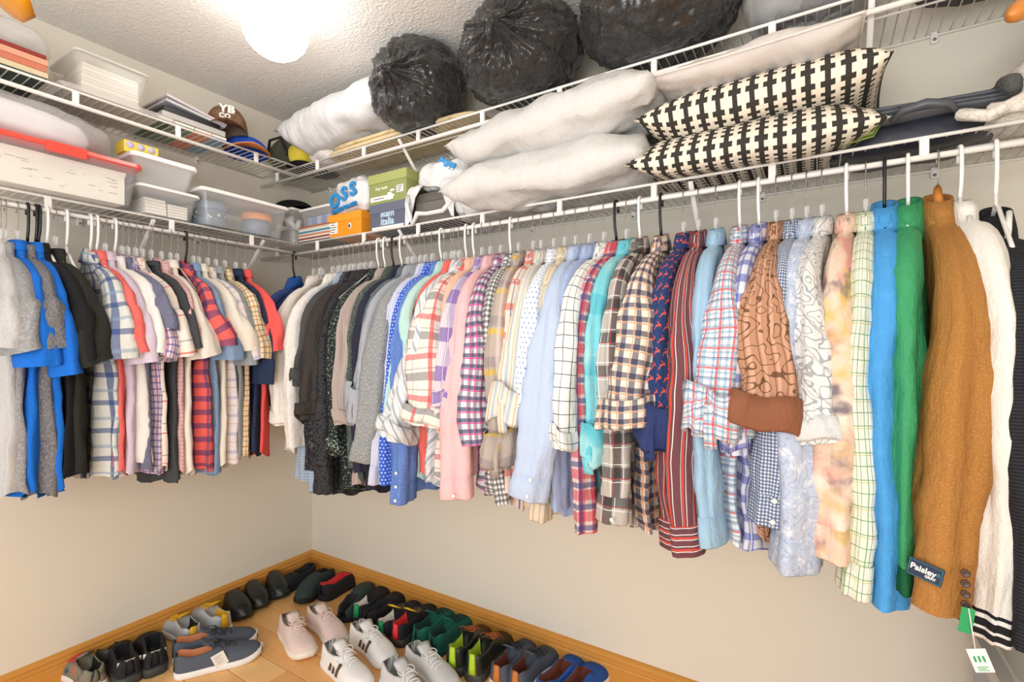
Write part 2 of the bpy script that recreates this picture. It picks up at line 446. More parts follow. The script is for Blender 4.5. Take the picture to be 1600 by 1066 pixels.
M_btn = plain('shirt_button', '#ece7dd', .3); M_dbtn = plain('dark_button', '#4a3428', .35)
def garment(side, name, label, cat, mat, hook_u, sh_u, end, wpx, hem_v, style='plain', cuff=None, inner=None, collar='shirt', kind='steel', hlabel=None,
            short=False, ae=.235, T=.024, bodyw=.195, zs=None, buttons=0, wa0=.05, colmat=None, crease=.0, zn=ZN, hook_style=True, group=None):
    rnd = random.Random(hash_s(label))
    if side == 'R': h = onY(hook_u, 300, -.3); x0, y0 = h.x, -.3; rz0 = 0
    else: h = onX(hook_u, 300, .3); x0, y0 = .3, h.y; rz0 = PI/2
    best = (1e9, 0)
    for k in range(-24, 25):
        yw = math.radians(k); c, s = math.cos(rz0+yw), math.sin(rz0+yw)
        px = projx((x0+s*.21, y0-c*.21))[0]
        e = abs(px-sh_u)+abs(k)*.3
        if e < best[0]: best = (e, yw)
    rz = rz0+best[1]; c, s = math.cos(rz), math.sin(rz)
    def toloc(p): dx, dy = p[0]-x0, p[1]-y0; return dx*c+dy*s, -dx*s+dy*c
    eu, ev = end
    if side == 'R': E = onY(eu, ev, y0-ae)
    else: E = onX(eu, ev, x0+ae)
    if style in ('cuff', 'rib'): E.z += .045
    if side == 'R': E.z += .014
    lx, ly = toloc(E); lx = max(-.13, min(.13, lx)); ly = -max(.17, min(.3, -ly))
    if side == 'R': H = onY(eu, hem_v, y0-.2)
    else: H = onX(eu, hem_v, x0+.2)
    zh = H.z; zs = (zs or 1.447)+rnd.uniform(-.008, .008)
    # width
    d = Vector((E.x-CAM[0], E.y-CAM[1])).normalized(); pv = Vector((-d.y, d.x))
    fz = projx(E)[1]; half = wpx*fz/F/2
    pb = abs(pv.x*c+pv.y*s); pa = abs(-pv.x*s+pv.y*c)
    wae = wa0 if not short else .062
    if wae*pa > half*.8: wae = max(.03, half*.8/pa)
    wbe = math.sqrt(max(0, half**2-(wae*pa)**2))/max(pb, .3)
    wbe = max(.02, min(.075, wbe))
    root = empty(name, (x0, y0, zh), rz, label, cat, group)
    # body
    n = 44; rings = []; ph = rnd.uniform(0, 6); ph2 = rnd.uniform(0, 6); lam = rnd.uniform(.1, .16); o2 = Vector((rnd.uniform(0, 60), 0, 0))
    lv = []
    zc = zn-.03
    for i in range(4): lv.append((zc-.004*i*i, .050+.006*i, .75))
    m = 9
    for i in range(1, m+1):
        q = i/m; lv.append((lerp(zc-.036, zs, q**1.05), lerp(.07, bodyw, q), .8+.2*q))
    m = 18
    for i in range(1, m+1):
        q = i/m; lv.append((lerp(zs, zh, q), bodyw*(1-.06*math.sin(PI*min(1, q*1.6))+.03*q), 1.0+.5*q))
    for k, (z, hw, tk) in enumerate(lv):
        q = max(0, (zs-z)/(zs-zh)); am = .010*sm(0, .7, q)
        ring = []
        for j in range(n):
            th = 2*PI*j/n; a = hw*math.copysign(abs(math.cos(th))**.8, math.cos(th)); b = T*tk*math.copysign(abs(math.sin(th))**.8, math.sin(th))
            b += am*math.sin(2*PI*a/lam+ph+q*1.5)+am*.8*math.sin(2*PI*a/.07+ph2)*q
            zz = z-zh
            if k == len(lv)-1: zz += .012*math.cos(2*th+.4)+.008*math.cos(5*th+ph)     # curved hem
            P = Vector((b, -a, zz)); b2 = MN.noise(P*14+o2)*.007*sm(0, .15, q)+(.5-abs(MN.noise(Vector((P.x*10, P.y*32, P.z*7))+o2)))*.012*sm(0, .2, q)
            ring.append(Vector((b+b2, -a+b2*.4, zz)))
        rings.append(ring)
    link('body', loft('body', rings, u0=rnd.random()), mat, root)
    # sleeves
    for sg in (1, -1):
        ex, ey, ez = (lx, ly, E.z-zh) if sg == 1 else (-lx*.4, -ly*.95, E.z-zh+rnd.uniform(-.02, .02))
        shp = Vector((0, -.2*sg, zs-zh)); wig = rnd.uniform(-.008, .008)
        st0 = Vector((0, -.10*sg, lerp(zn-.066, zs, .3)-zh-.008))
        L = shp.z-ez
        def P(q, st0=st0, shp=shp, ex=ex, ey=ey, ez=ez, sg=sg, wig=wig):
            k0 = .2 if not short else .36
            if q < k0:
                k = q/k0; m1 = st0.lerp(shp, k); m2 = shp.lerp(Vector((ex*.05, lerp(shp.y, ey, .35), lerp(shp.z, ez, k0*1.1))), k)
                return m1.lerp(m2, k)
            k = (q-k0)/(1-k0); a = Vector((ex*.05, lerp(shp.y, ey, .35), lerp(shp.z, ez, k0*1.1)))
            r = a.lerp(Vector((ex, ey, ez)), k); r.x = lerp(a.x, ex, k**1.25)+wig*math.sin(PI*2*k); r.y = lerp(a.y, ey, math.sin(k*PI/2)); return r
        if short:
            wa = lambda q: lerp(.018, wae, sm(0, .5, q)); wb = lambda q: lerp(T*.9, wbe, sm(.1, .9, q))
        else:
            wa = lambda q: lerp(.018, wae, sm(0, .26, q)); wb = lambda q: lerp(T*.85, wbe, sm(.0, .42, q))*(1-(.16 if style in ('cuff', 'rib') else .0)*sm(.8, 1, q))
        R = sleeve_rings(P, wa, wb, rnd, m=30 if not short else 14, fold=.15 if not short else .10, crease=crease)
        sl = link('sleeve', loft('sleeve', R, u0=rnd.random()*.3), mat, root)
        if style in ('roll', 'flare', 'bigroll', 'knot'):
            rr = roll_rings(R, style, rnd, {'roll': .055, 'flare': .06, 'bigroll': .085, 'knot': .11}[style])
            link('rolled_cuff', loft('rolled_cuff', rr, u0=rnd.random()), cuff or mat, sl)
            if style == 'knot' and sg == 1:
                cc = sum(R[-1], Vector())/len(R[-1]); o = Vector((0, -wae*1.15, 0))
                tb = link('sleeve_tab', loft('sleeve_tab', [[cc+o+Vector((x_, y_-.012*math.sin(PI*q), .10*(1-q)-.02)) for x_, y_ in ((-.013, 0), (.013, 0), (.013, -.004), (-.013, -.004))] for q in (0, .15, .3, .5, .7, .9, 1)], capa=True, capb=True), cuff or mat, sl)
                button(cc+o+Vector((0, -.008, .07)), sl, M_btn)
        elif style in ('cuff', 'rib'):
            c1 = sum(R[-1], Vector())/len(R[-1]); c0 = sum(R[-4], Vector())/len(R[-1]); t = (c1-c0).normalized(); hh = .065
            rr = []
            for d, k in ((-hh*.02, .98), (0, 1.06), (hh*.5, 1.1), (hh, 1.12), (hh+.003, 1.08), (hh*.9, .98)):
                rr.append([c1+(p-c1)*(k if style == 'cuff' else k*.92)*1.0+t*(d-hh*.25) for p in R[-1]])
            cf = link('cuff', loft('cuff', rr), cuff or mat, sl)
            if buttons and sg == 1:
                for b in range(buttons):
                    q = c1+t*(hh*.55-.045*b)+Vector((0, -1, 0))*(wae*1.12*(1 if b == 0 else .98)); button(q+Vector((.012, 0, 0)), cf, M_btn if style == 'cuff' else M_dbtn)
    # collar
    zt = zn-zh; cm = colmat or mat
    if collar == 'shirt':
        prof = [(.040, .015, -.045), (.040, .016, -.018), (.041, .017, -.002), (.046, .020, .001), (.055, .024, -.016), (.066, .027, -.046), (.062, .024, -.047)]
        rings = [[Vector((b*math.sin(2*PI*j/24), -a*math.cos(2*PI*j/24)*(1+(.10 if z < -.02 and a > .055 else 0)), zt+z-.010+.014*math.cos(2*PI*j/24+PI)*.9)) for j in range(24)] for a, b, z in prof]
        link('collar', loft('collar', rings), cm, root)
    elif collar in ('crew', 'polo'):
        prof = [(.048, .016, -.045), (.050, .017, -.026), (.055, .02, -.024), (.060, .022, -.042)] if collar == 'crew' else [(.042, .016, -.04), (.043, .017, -.014), (.05, .021, -.012), (.064, .025, -.044)]
        rings = [[Vector((b*math.sin(2*PI*j/24), -a*math.cos(2*PI*j/24), zt+z)) for j in range(24)] for a, b, z in prof]
        link('collar', loft('collar', rings), cm, root)
    elif collar == 'lapel':
        prof = [(.035, .018, -.04), (.038, .02, .0), (.047, .026, .004), (.064, .032, -.035), (.085, .035, -.085), (.08, .03, -.088)]
        rings = [[Vector((b*math.sin(2*PI*j/24), -a*math.cos(2*PI*j/24), zt+z+.02*math.cos(2*PI*j/24+PI))) for j in range(24)] for a, b, z in prof]
        link('lapel_collar', loft('lapel_collar', rings), cm, root)
    if kind: put_hanger(kind, x0, y0, rz, hlabel or ('%s holding the %s' % (HN[kind], cut(label))), None)
    root['E'] = 0
    del root['E']
    return root, (lambda p: p), dict(E=Vector((lx, ly, E.z-zh)), wa=wae, wb=wbe, zh=zh, rz=rz)
def button(p, parent, mat, r=.0055):
    me = loft('button', [[Vector((r_*math.cos(2*PI*j/10), z, r_*math.sin(2*PI*j/10))) for j in range(10)] for r_, z in ((r, .002), (r, -.0015), (r*.8, -.0025), (r*.6, -.0015))], capa=True, capb=True)
    o = link('button', me, mat, parent); o.location = p; return o
def hash_s(s):
    h = 7
    for ch in s: h = (h*31+ord(ch)) % 1000003
    return h
def plaid(name, base, *rows, **kw): return fabric(name, base, rows, **kw)
FB = {}
f = fabric
WH = '#ffffff'
# (hook_u, shoulder_u, end(u,v), width_px, hem_v, style, hanger, label, name, fabric, extras)
RG = [
(460, 431, (437, 610), 22, 640, 'plain', 'black', 'navy blue zip jacket, last garment in the far corner on the back rod', 'jacket', f('navyjk', '#3f5596', [('v', .09, .004, '#2b3c70', .8)], rough=.5), dict(colmat=f('bluecol', '#2f66b8'))),
(491, 446, (447, 668), 34, 712, 'roll', 'steel', 'ivory shirt with turned-back cuff, next to the navy corner jacket', 'dress_shirt', f('ivory', '#f1e9df', [('v', .05, .002, '#d8ccc0', .7)]), {}),
(502, 458, (466, 702), 34, 714, 'plain', 'steel', 'white crinkled shirt with long loose sleeve, beside the charcoal satin shirt', 'dress_shirt', f('whitecr', '#efe9e3', [('blot', 60, .5, '#ddd3c8', .5)], bump=.6), {}),
(530, 474, (477, 752), 26, 772, 'plain', 'steel', 'pale denim-blue pintucked shirt whose hem shows below the white ones', 'dress_shirt', f('pintuck', '#a9bcd0', [('h', .012, .003, '#8aa0b8', .9)]), dict(ae=0.185)),
(540, 484, (470, 608), 24, 690, 'flare', 'steel', 'charcoal satin shirt with small turned-up sleeve at elbow height', 'dress_shirt', f('charsatin', '#4b4a4a', rough=.35), {}),
(549, 491, (492, 738), 26, 772, 'plain', 'steel', 'black glossy paisley shirt among the dark shirts', 'dress_shirt', f('blackpais', '#232226', [('scroll', 22, .11, '#56565c', .8)], rough=.4), {}),
(555, 496, (484, 660), 28, 745, 'flare', 'steel', 'very dark brown shirt with flared folded cuff', 'dress_shirt', f('dkbrown', '#3a3432', [('v', .02, .001, '#55504c', .6)], rough=.5), dict(ae=0.26)),
(564, 504, (509, 774), 32, 774, 'plain', 'steel', 'long black shirt woven with small grey leaf scrolls', 'dress_shirt', f('leafblk', '#3b3c40', [('scroll', 34, .16, '#101114', .85)], rough=.5), {}),
(572, 519, (530, 715), 30, 768, 'flare', 'steel', 'black shirt speckled with pale green, wide open cuff', 'dress_shirt', f('speck', '#1d2422', [('blot', 150, .54, '#9fb0a4', .8)], rough=.6), dict(cuff=f('speck2', '#222b28', [('blot', 110, .5, '#b7c4ba', .8)]))),
(582, 536, (541, 668), 30, 760, 'roll', 'white', 'taupe ribbed stripe shirt with a neat rolled cuff', 'dress_shirt', f('taupe', '#b9a9a2', [('v', .008, .002, '#8f8080', .6)]), dict(ae=0.25)),
(592, 549, (556, 735), 20, 752, 'plain', 'white', 'dark green-black textured shirt behind the taupe one', 'dress_shirt', f('greentex', '#4b5450', [('blot', 120, .52, '#77857c', .7)]), {}),
(602, 561, (570, 742), 22, 770, 'plain', 'white', 'deep navy shirt, brown lining showing at its hem', 'dress_shirt', f('deepnavy', '#2f2f40'), {}),
(615, 572, (576, 730), 22, 740, 'plain', 'black', 'slate denim shirt with dark teal collar on a black hanger', 'dress_shirt', f('slate', '#56626a', heather=.3), dict(ae=0.2)),
(628, 585, (562, 660), 24, 730, 'knot', 'white', 'light grey chambray shirt with crumpled rolled cuff', 'dress_shirt', f('ltgrey', '#a3a6ae', heather=.3), dict(ae=0.26)),
(639, 603, (577, 722), 40, 728, 'cuff', 'steel', 'heathered grey linen shirt with buttoned cuff hanging low', 'dress_shirt', f('linen', '#86898a', heather=.7), dict(ae=0.25)),
(647, 611, (594, 758), 26, 758, 'cuff', 'steel', 'pale lavender-blue shirt beside the grey linen one', 'dress_shirt', f('lav', '#c6cbe0', [('v', .01, .002, '#e4e6f2', .8)]), {}),
(658, 622, (608, 762), 22, 762, 'plain', 'steel', 'royal blue shirt with tiny white dots', 'dress_shirt', f('royal', '#3a62cc', [('dot', .012, .003, '#c8d8ff', .9)]), {}),
(666, 630, (631, 786), 36, 770, 'cuff', 'steel', 'medium blue chambray shirt with three white cuff buttons', 'dress_shirt', f('chamb', '#5b7fc6', heather=.25), dict(buttons=3)),
(677, 637, (614, 660), 24, 745, 'plain', 'steel', 'mint green shirt with narrow sleeve', 'dress_shirt', f('mint', '#b9dcd3'), {}),
(690, 655, (648, 650), 24, 745, 'plain', 'white', 'coral red shirt behind the striped and plaid sleeves', 'dress_shirt', f('coral', '#ee7067'), dict(ae=0.2)),
(697, 664, (620, 690), 46, 750, 'flare', 'steel', 'white shirt with diagonal grey-blue stripes and wide flipped cuff', 'dress_shirt', f('greystripe', '#e6e8e8', [('diag', .05, .014, '#8f9aa6', .75), ('diag', .025, .004, '#b9c2cc', .8)]), dict(ae=0.26)),
(707, 676, (664, 668), 54, 752, 'roll', 'steel', 'cream flannel shirt with red and grey plaid, broad rolled cuff', 'plaid_shirt', f('credplaid', '#f0e6da', [('h', .13, .026, '#7d7f86', .7), ('h', .13, .018, '#d86d70', .75, .45), ('h', .065, .004, '#8f8a88', .6, .2), ('v', .1, .014, '#e04b4b', .75), ('v', .1, .003, '#8f8a88', .6, .3)]), dict(ae=0.26)),
(719, 697, (699, 690), 20, 700, 'plain', 'steel', 'plain peach shirt between the red plaid and the purple plaid', 'dress_shirt', f('peach', '#f2c1a8'), dict(ae=0.2)),
(729, 706, (702, 642), 38, 740, 'roll', 'white', 'white shirt with large purple blocks, rolled sleeve', 'plaid_shirt', f('purple', '#d9cfd8', [('h', .12, .045, '#7a5cab', .75), ('v', .09, .035, '#7a5cab', .45), ('v', .03, .002, '#ffffff', .5)]), {}),
(741, 722, (716, 778), 50, 745, 'cuff', 'white', 'pale pink shirt with long sleeve and plain cuff hanging lowest', 'dress_shirt', f('pink', '#f1bfc0'), dict(ae=0.25, buttons=1)),
(754, 736, (746, 700), 40, 770, 'plain', 'steel', 'navy, pink and white small plaid shirt', 'plaid_shirt', f('pnplaid', '#dfe0e4', [('h', .032, .012, '#3a4568', .8), ('v', .03, .012, '#3a4568', .6), ('h', .032, .004, '#d8348c', .85, .6), ('v', .03, .004, '#d8348c', .8, .6)]), {}),
(767, 752, (790, 790), 26, 788, 'plain', 'steel', 'black and white gingham shirt', 'plaid_shirt', f('gingham', '#f1efec', [('v', .016, .008, '#1a1a1e', .62), ('h', .016, .008, '#1a1a1e', .62)]), dict(ae=0.21)),
(783, 766, (783, 735), 36, 790, 'knot', 'steel', 'taupe shirt with mustard yellow bands, crumpled cuff', 'plaid_shirt', f('mustard', '#b9aaa0', [('h', .12, .018, '#d8b54a', .75), ('h', .12, .03, '#8a8088', .5, .3), ('v', .07, .012, '#dcd0c8', .5)]), {}),
(798, 778, (805, 770), 22, 800, 'plain', 'white', 'orange-red and white plaid shirt showing only at its hem', 'plaid_shirt', f('orplaid', '#e9d8cc', [('h', .08, .02, '#e27a66', .8), ('v', .07, .016, '#e27a66', .7), ('v', .07, .004, '#3f4a78', .8, .4)]), dict(ae=0.2)),
(811, 793, (795, 668), 44, 790, 'knot', 'steel', 'cream shirt with beige and light blue vertical stripes, knotted cuff', 'dress_shirt', f('crstripe', '#e9dfcf', [('v', .03, .009, '#a9bcd2', .8), ('v', .03, .004, '#c8a77c', .7, .5)]), {}),
(834, 816, (822, 640), 30, 790, 'plain', 'steel', 'white shirt with tiny blue and pink dots', 'dress_shirt', f('dots', '#e9edf2', [('dot', .014, .0026, '#6f8fc2', .9)]), {}),
(846, 830, (850, 812), 32, 812, 'cuff', 'steel', 'beige and cream banded shirt under the light blue one', 'dress_shirt', f('beigeb', '#e4d6bf', [('v', .022, .006, '#c4ad8a', .7), ('h', .09, .02, '#c7b18e', .6)]), dict(ae=0.19)),
(866, 846, (833, 780), 56, 790, 'cuff', 'steel', 'light blue shirt with a long wrinkled sleeve and open cuff', 'dress_shirt', f('ltblue', '#bccbe4'), dict(ae=0.27, buttons=2, crease=.5)),
(883, 868, (878, 800), 30, 808, 'plain', 'steel', 'periwinkle shirt whose hem shows under the windowpane sleeve', 'dress_shirt', f('peri', '#a9b8da'), dict(ae=0.195)),
(900, 889, (888, 706), 46, 760, 'roll', 'steel', 'white shirt with black windowpane grid, cuff rolled', 'plaid_shirt', f('window', '#f0eee9', [('v', .028, .0022, '#33364a', .9), ('h', .034, .0022, '#33364a', .9)]), dict(ae=0.26)),
(922, 910, (917, 836), 30, 820, 'plain', 'steel', 'red and navy blurred plaid shirt, sleeve end pointed and lowest', 'plaid_shirt', f('redplaid', '#d9c9c6', [('v', .045, .024, '#cf2f42', .7), ('h', .055, .026, '#cf2f42', .65), ('v', .09, .014, '#2f4170', .7, .4), ('h', .055, .014, '#2f4a80', .7, .35)]), {}),
(945, 932, (934, 730), 32, 800, 'knot', 'steel', 'turquoise shirt fading to pale, cuff turned back', 'dress_shirt', f('turq', '#7fd0dc', [('h', .16, .05, '#4fb9cc', .6), ('blot', 5, .5, '#c8e8e6', .5)]), {}),
(980, 958, (962, 815), 44, 826, 'cuff', 'steel', 'grey and black plaid shirt with thin red lines', 'plaid_shirt', f('gbplaid', '#bdb6ae', [('v', .075, .026, '#2c2c30', .75), ('h', .085, .028, '#2c2c30', .7), ('v', .0375, .002, '#f4f2ee', .9, .2), ('h', .0425, .002, '#f4f2ee', .9, .2), ('v', .075, .002, '#b5474b', .9, .7), ('h', .085, .002, '#b5474b', .9, .7)]), dict(buttons=1)),
(1033, 998, (983, 668), 74, 832, 'bigroll', 'black', 'navy, cream and peach gingham shirt with a broad rolled cuff', 'plaid_shirt', f('npgingham', '#efe3d2', [('v', .034, .013, '#252f55', .75), ('h', .034, .013, '#252f55', .75), ('v', .034, .003, '#e39a6c', .85, .55), ('h', .034, .003, '#e39a6c', .85, .55)]), dict(ae=0.26)),
(1069, 1034, (1028, 708), 40, 800, 'knot', 'steel', 'navy shirt printed with small red leaping deer', 'dress_shirt', f('deer', '#2f4270', [('deer', .032, '#e8604c', .95)]), dict(cuff=f('deercuff', '#34406f'))),
(1092, 1067, (1069, 862), 66, 850, 'cuff', 'steel', 'maroon shirt with red and white stripes, striped cuff hanging low', 'dress_shirt', f('maroon', '#71474d', [('v', .034, .004, '#e8503f', .9), ('v', .034, .0022, '#f2eae6', .9, .22), ('v', .034, .0015, '#f2eae6', .8, .82)]), dict(ae=0.25, cuff=f('marooncuff', '#71474d', [('h', .026, .004, '#e8503f', .9), ('h', .026, .002, '#f2eae6', .9, .25), ('h', .026, .002, '#f2eae6', .9, .8)]))),
(1119, 1097, (1110, 850), 34, 852, 'cuff', 'steel', 'sky blue chambray shirt between the maroon stripes and red-blue check', 'dress_shirt', f('skyb', '#a3c5de', heather=.2), {}),
(1156, 1134, (1120, 690), 62, 852, 'knot', 'white', 'white shirt with thin red and blue check, sleeve tied up by a tab', 'plaid_shirt', f('knotplaid', '#e9ecef', [('v', .034, .005, '#e0504c', .85), ('h', .044, .005, '#e0504c', .8), ('v', .017, .006, '#6c9ab8', .55, .4), ('h', .0147, .005, '#6c9ab8', .55, .4), ('h', .044, .003, '#3f4a78', .6, .5)]), dict(ae=0.265)),
(1186, 1161, (1152, 715), 36, 862, 'roll', 'white', 'blue and white plaid shirt partly hidden by the brown sleeve', 'plaid_shirt', f('bwplaid', '#dfe0ec', [('v', .034, .015, '#3f4fb4', .65), ('h', .044, .018, '#3f4fb4', .65), ('v', .034, .002, '#f0e6b0', .7, .7)]), {}),
(1213, 1193, (1196, 668), 78, 850, 'bigroll', 'steel', 'brown striped shirt with dark floral scrolls and a big satin cuff', 'dress_shirt', f('brownscroll', '#b98a6e', [('v', .024, .007, '#d9ab90', .7), ('v', .024, .002, '#7d5540', .8, .6), ('scroll', 24, .09, '#5c3d26', .85)]), dict(ae=0.27, cuff=f('brownsatin', '#8e5b40', rough=.45))),
(1238, 1219, (1206, 820), 50, 830, 'cuff', 'steel', 'navy micro-check shirt with rounded buttoned cuff', 'dress_shirt', f('micro', '#e3e6ec', [('v', .0075, .0038, '#35507e', .7), ('h', .0075, .0038, '#35507e', .7)]), dict(buttons=2)),
(1261, 1240, (1243, 890), 66, 870, 'cuff', 'steel', 'pale blue shirt with faint white floral print, long open cuff', 'dress_shirt', f('palefloral', '#bfcade', [('blot', 38, .52, '#e4e8f0', .8), ('scroll', 30, .1, '#8fa2c4', .5)]), dict(ae=0.25)),
(1285, 1262, (1278, 700), 54, 850, 'roll', 'steel', 'white bandana paisley shirt with pale grey cuff', 'dress_shirt', f('bandana', '#e6e4e0', [('scroll', 28, .12, '#8a8f98', .75), ('diag', .06, .006, '#9aa0a8', .5)]), dict(ae=0.25, cuff=f('bandcuff', '#d9d9d8', [('blot', 45, .52, '#c4c8cf', .8)]))),
(1323, 1306, (1298, 870), 76, 862, 'cuff', 'white', 'peach tie-dyed button shirt with grey and yellow blotches', 'dress_shirt', f('tiedye', '#efcdb4', [('blot', 11, .5, '#f6e2d2', .9), ('blot', 12, .52, '#e39a90', .85, 3.3), ('blot', 13, .56, '#d9b55c', .85, 7.1), ('blot', 14, .57, '#6f6874', .9, 11.4)]), dict(ae=0.24)),
(1353, 1343, (1338, 925), 44, 890, 'cuff', 'steel', 'pale yellow-green windowpane shirt with cross-barred cuff', 'plaid_shirt', f('greenwin', '#eef0dc', [('v', .026, .002, '#5a9a5e', .85), ('h', .026, .002, '#5a9a5e', .8), ('v', .026, .0012, '#4a5568', .8, .3), ('h', .052, .0015, '#c9b75a', .8, .4)]), {}),
(1382, 1385, (1384, 948), 54, 930, 'plain', 'black', 'bright sky blue jacket with hood-like soft collar', 'jacket', f('brightblue', '#4f9fe0', [('blot', 30, .55, '#5aaae8', .6)]), dict(collar='lapel', T=.03)),
(1419, 1417, (1410, 918), 40, 905, 'rib', 'white', 'green satin track jacket with ribbed cuff', 'jacket', f('green', '#3f9c68', rough=.35), dict(collar='lapel', T=.03, cuff=f('dkgreenrib', '#1f6840', [('v', .006, .002, '#174f30', .8)]))),
(1465, 1500, (1456, 944), 92, 940, 'plain', 'wood', 'camel wool blazer with sewn label and four dark cuff buttons', 'blazer', f('camel', '#b07a3e', [('blot', 260, .5, '#c79457', .5)], bump=.9), dict(collar='lapel', T=.036, wa0=.075, ae=.25)),
(1500, 1548, (1542, 992), 58, 960, 'rib', 'white', 'off-white bomber jacket with black ribbed, white striped cuff', 'jacket', f('offwhite', '#f1ede4'), dict(collar='shirt', T=.034, wa0=.06, cuff=f('blackrib', '#26262a', [('h', .038, .008, '#f2efe8', 1.0, .3), ('h', .038, .005, '#f2efe8', 1.0, .72)]))),
(1556, 1600, (1600, 1000), 60, 1000, 'rib', 'white', 'black ribbed hooded sweater with white drawstrings, nearest on the rod', 'hoodie', f('blackrib2', '#232429', [('h', .006, .002, '#3a3b42', .8)]), dict(collar='lapel', T=.04, zn=1.545, zs=1.42, wa0=.06, ae=.25)),
]
RH = [460, 491, 521, 540, 549, 555, 564, 572, 592, 602, 615, 628, 639, 647, 658, 666, 677, 690, 697, 707, 719, 729, 741, 754, 767, 783, 798, 811, 834, 846, 866, 883, 900, 922, 945, 963, 980, 1000, 1033, 1069, 1092, 1119, 1156, 1186, 1213, 1238, 1261, 1285, 1323, 1353, 1382, 1419, 1465, 1500, 1556]
SH = [431, 446, 466, 480, 487, 495, 502, 514, 530, 545, 557, 566, 574, 585, 603, 611, 622, 630, 637, 657, 668, 682, 697, 712, 727, 748, 763, 784, 800, 820, 837, 849, 868, 880, 898, 912, 937, 961, 1002, 1034, 1067, 1097, 1134, 1161, 1195, 1219, 1238, 1261, 1308, 1345, 1385, 1415, 1500, 1550, 1590]
BLK = {460, 615, 963, 1033, 1382}; WHT = {592, 602, 628, 690, 729, 741, 798, 1000, 1156, 1186, 1323, 1419, 1500, 1556}
for q, (hu, su, en, w, hv, st, hk, lab, nm, fb, ex) in enumerate(RG):
    hu = RH[q]; su = SH[q]; hk = 'black' if hu in BLK else 'white' if hu in WHT else 'wood' if hu == 1465 else 'steel'
    cat = {'dress_shirt': 'shirt', 'plaid_shirt': 'shirt', 'blazer': 'jacket'}.get(nm, nm)
    rt, _, info = garment('R', nm, lab, cat, fb, hu, su, en, w, hv, style=st, kind=hk, **ex)
    if nm == 'blazer': BLZ = (rt, info)
    if nm == 'hoodie': HOOD = (rt, info)
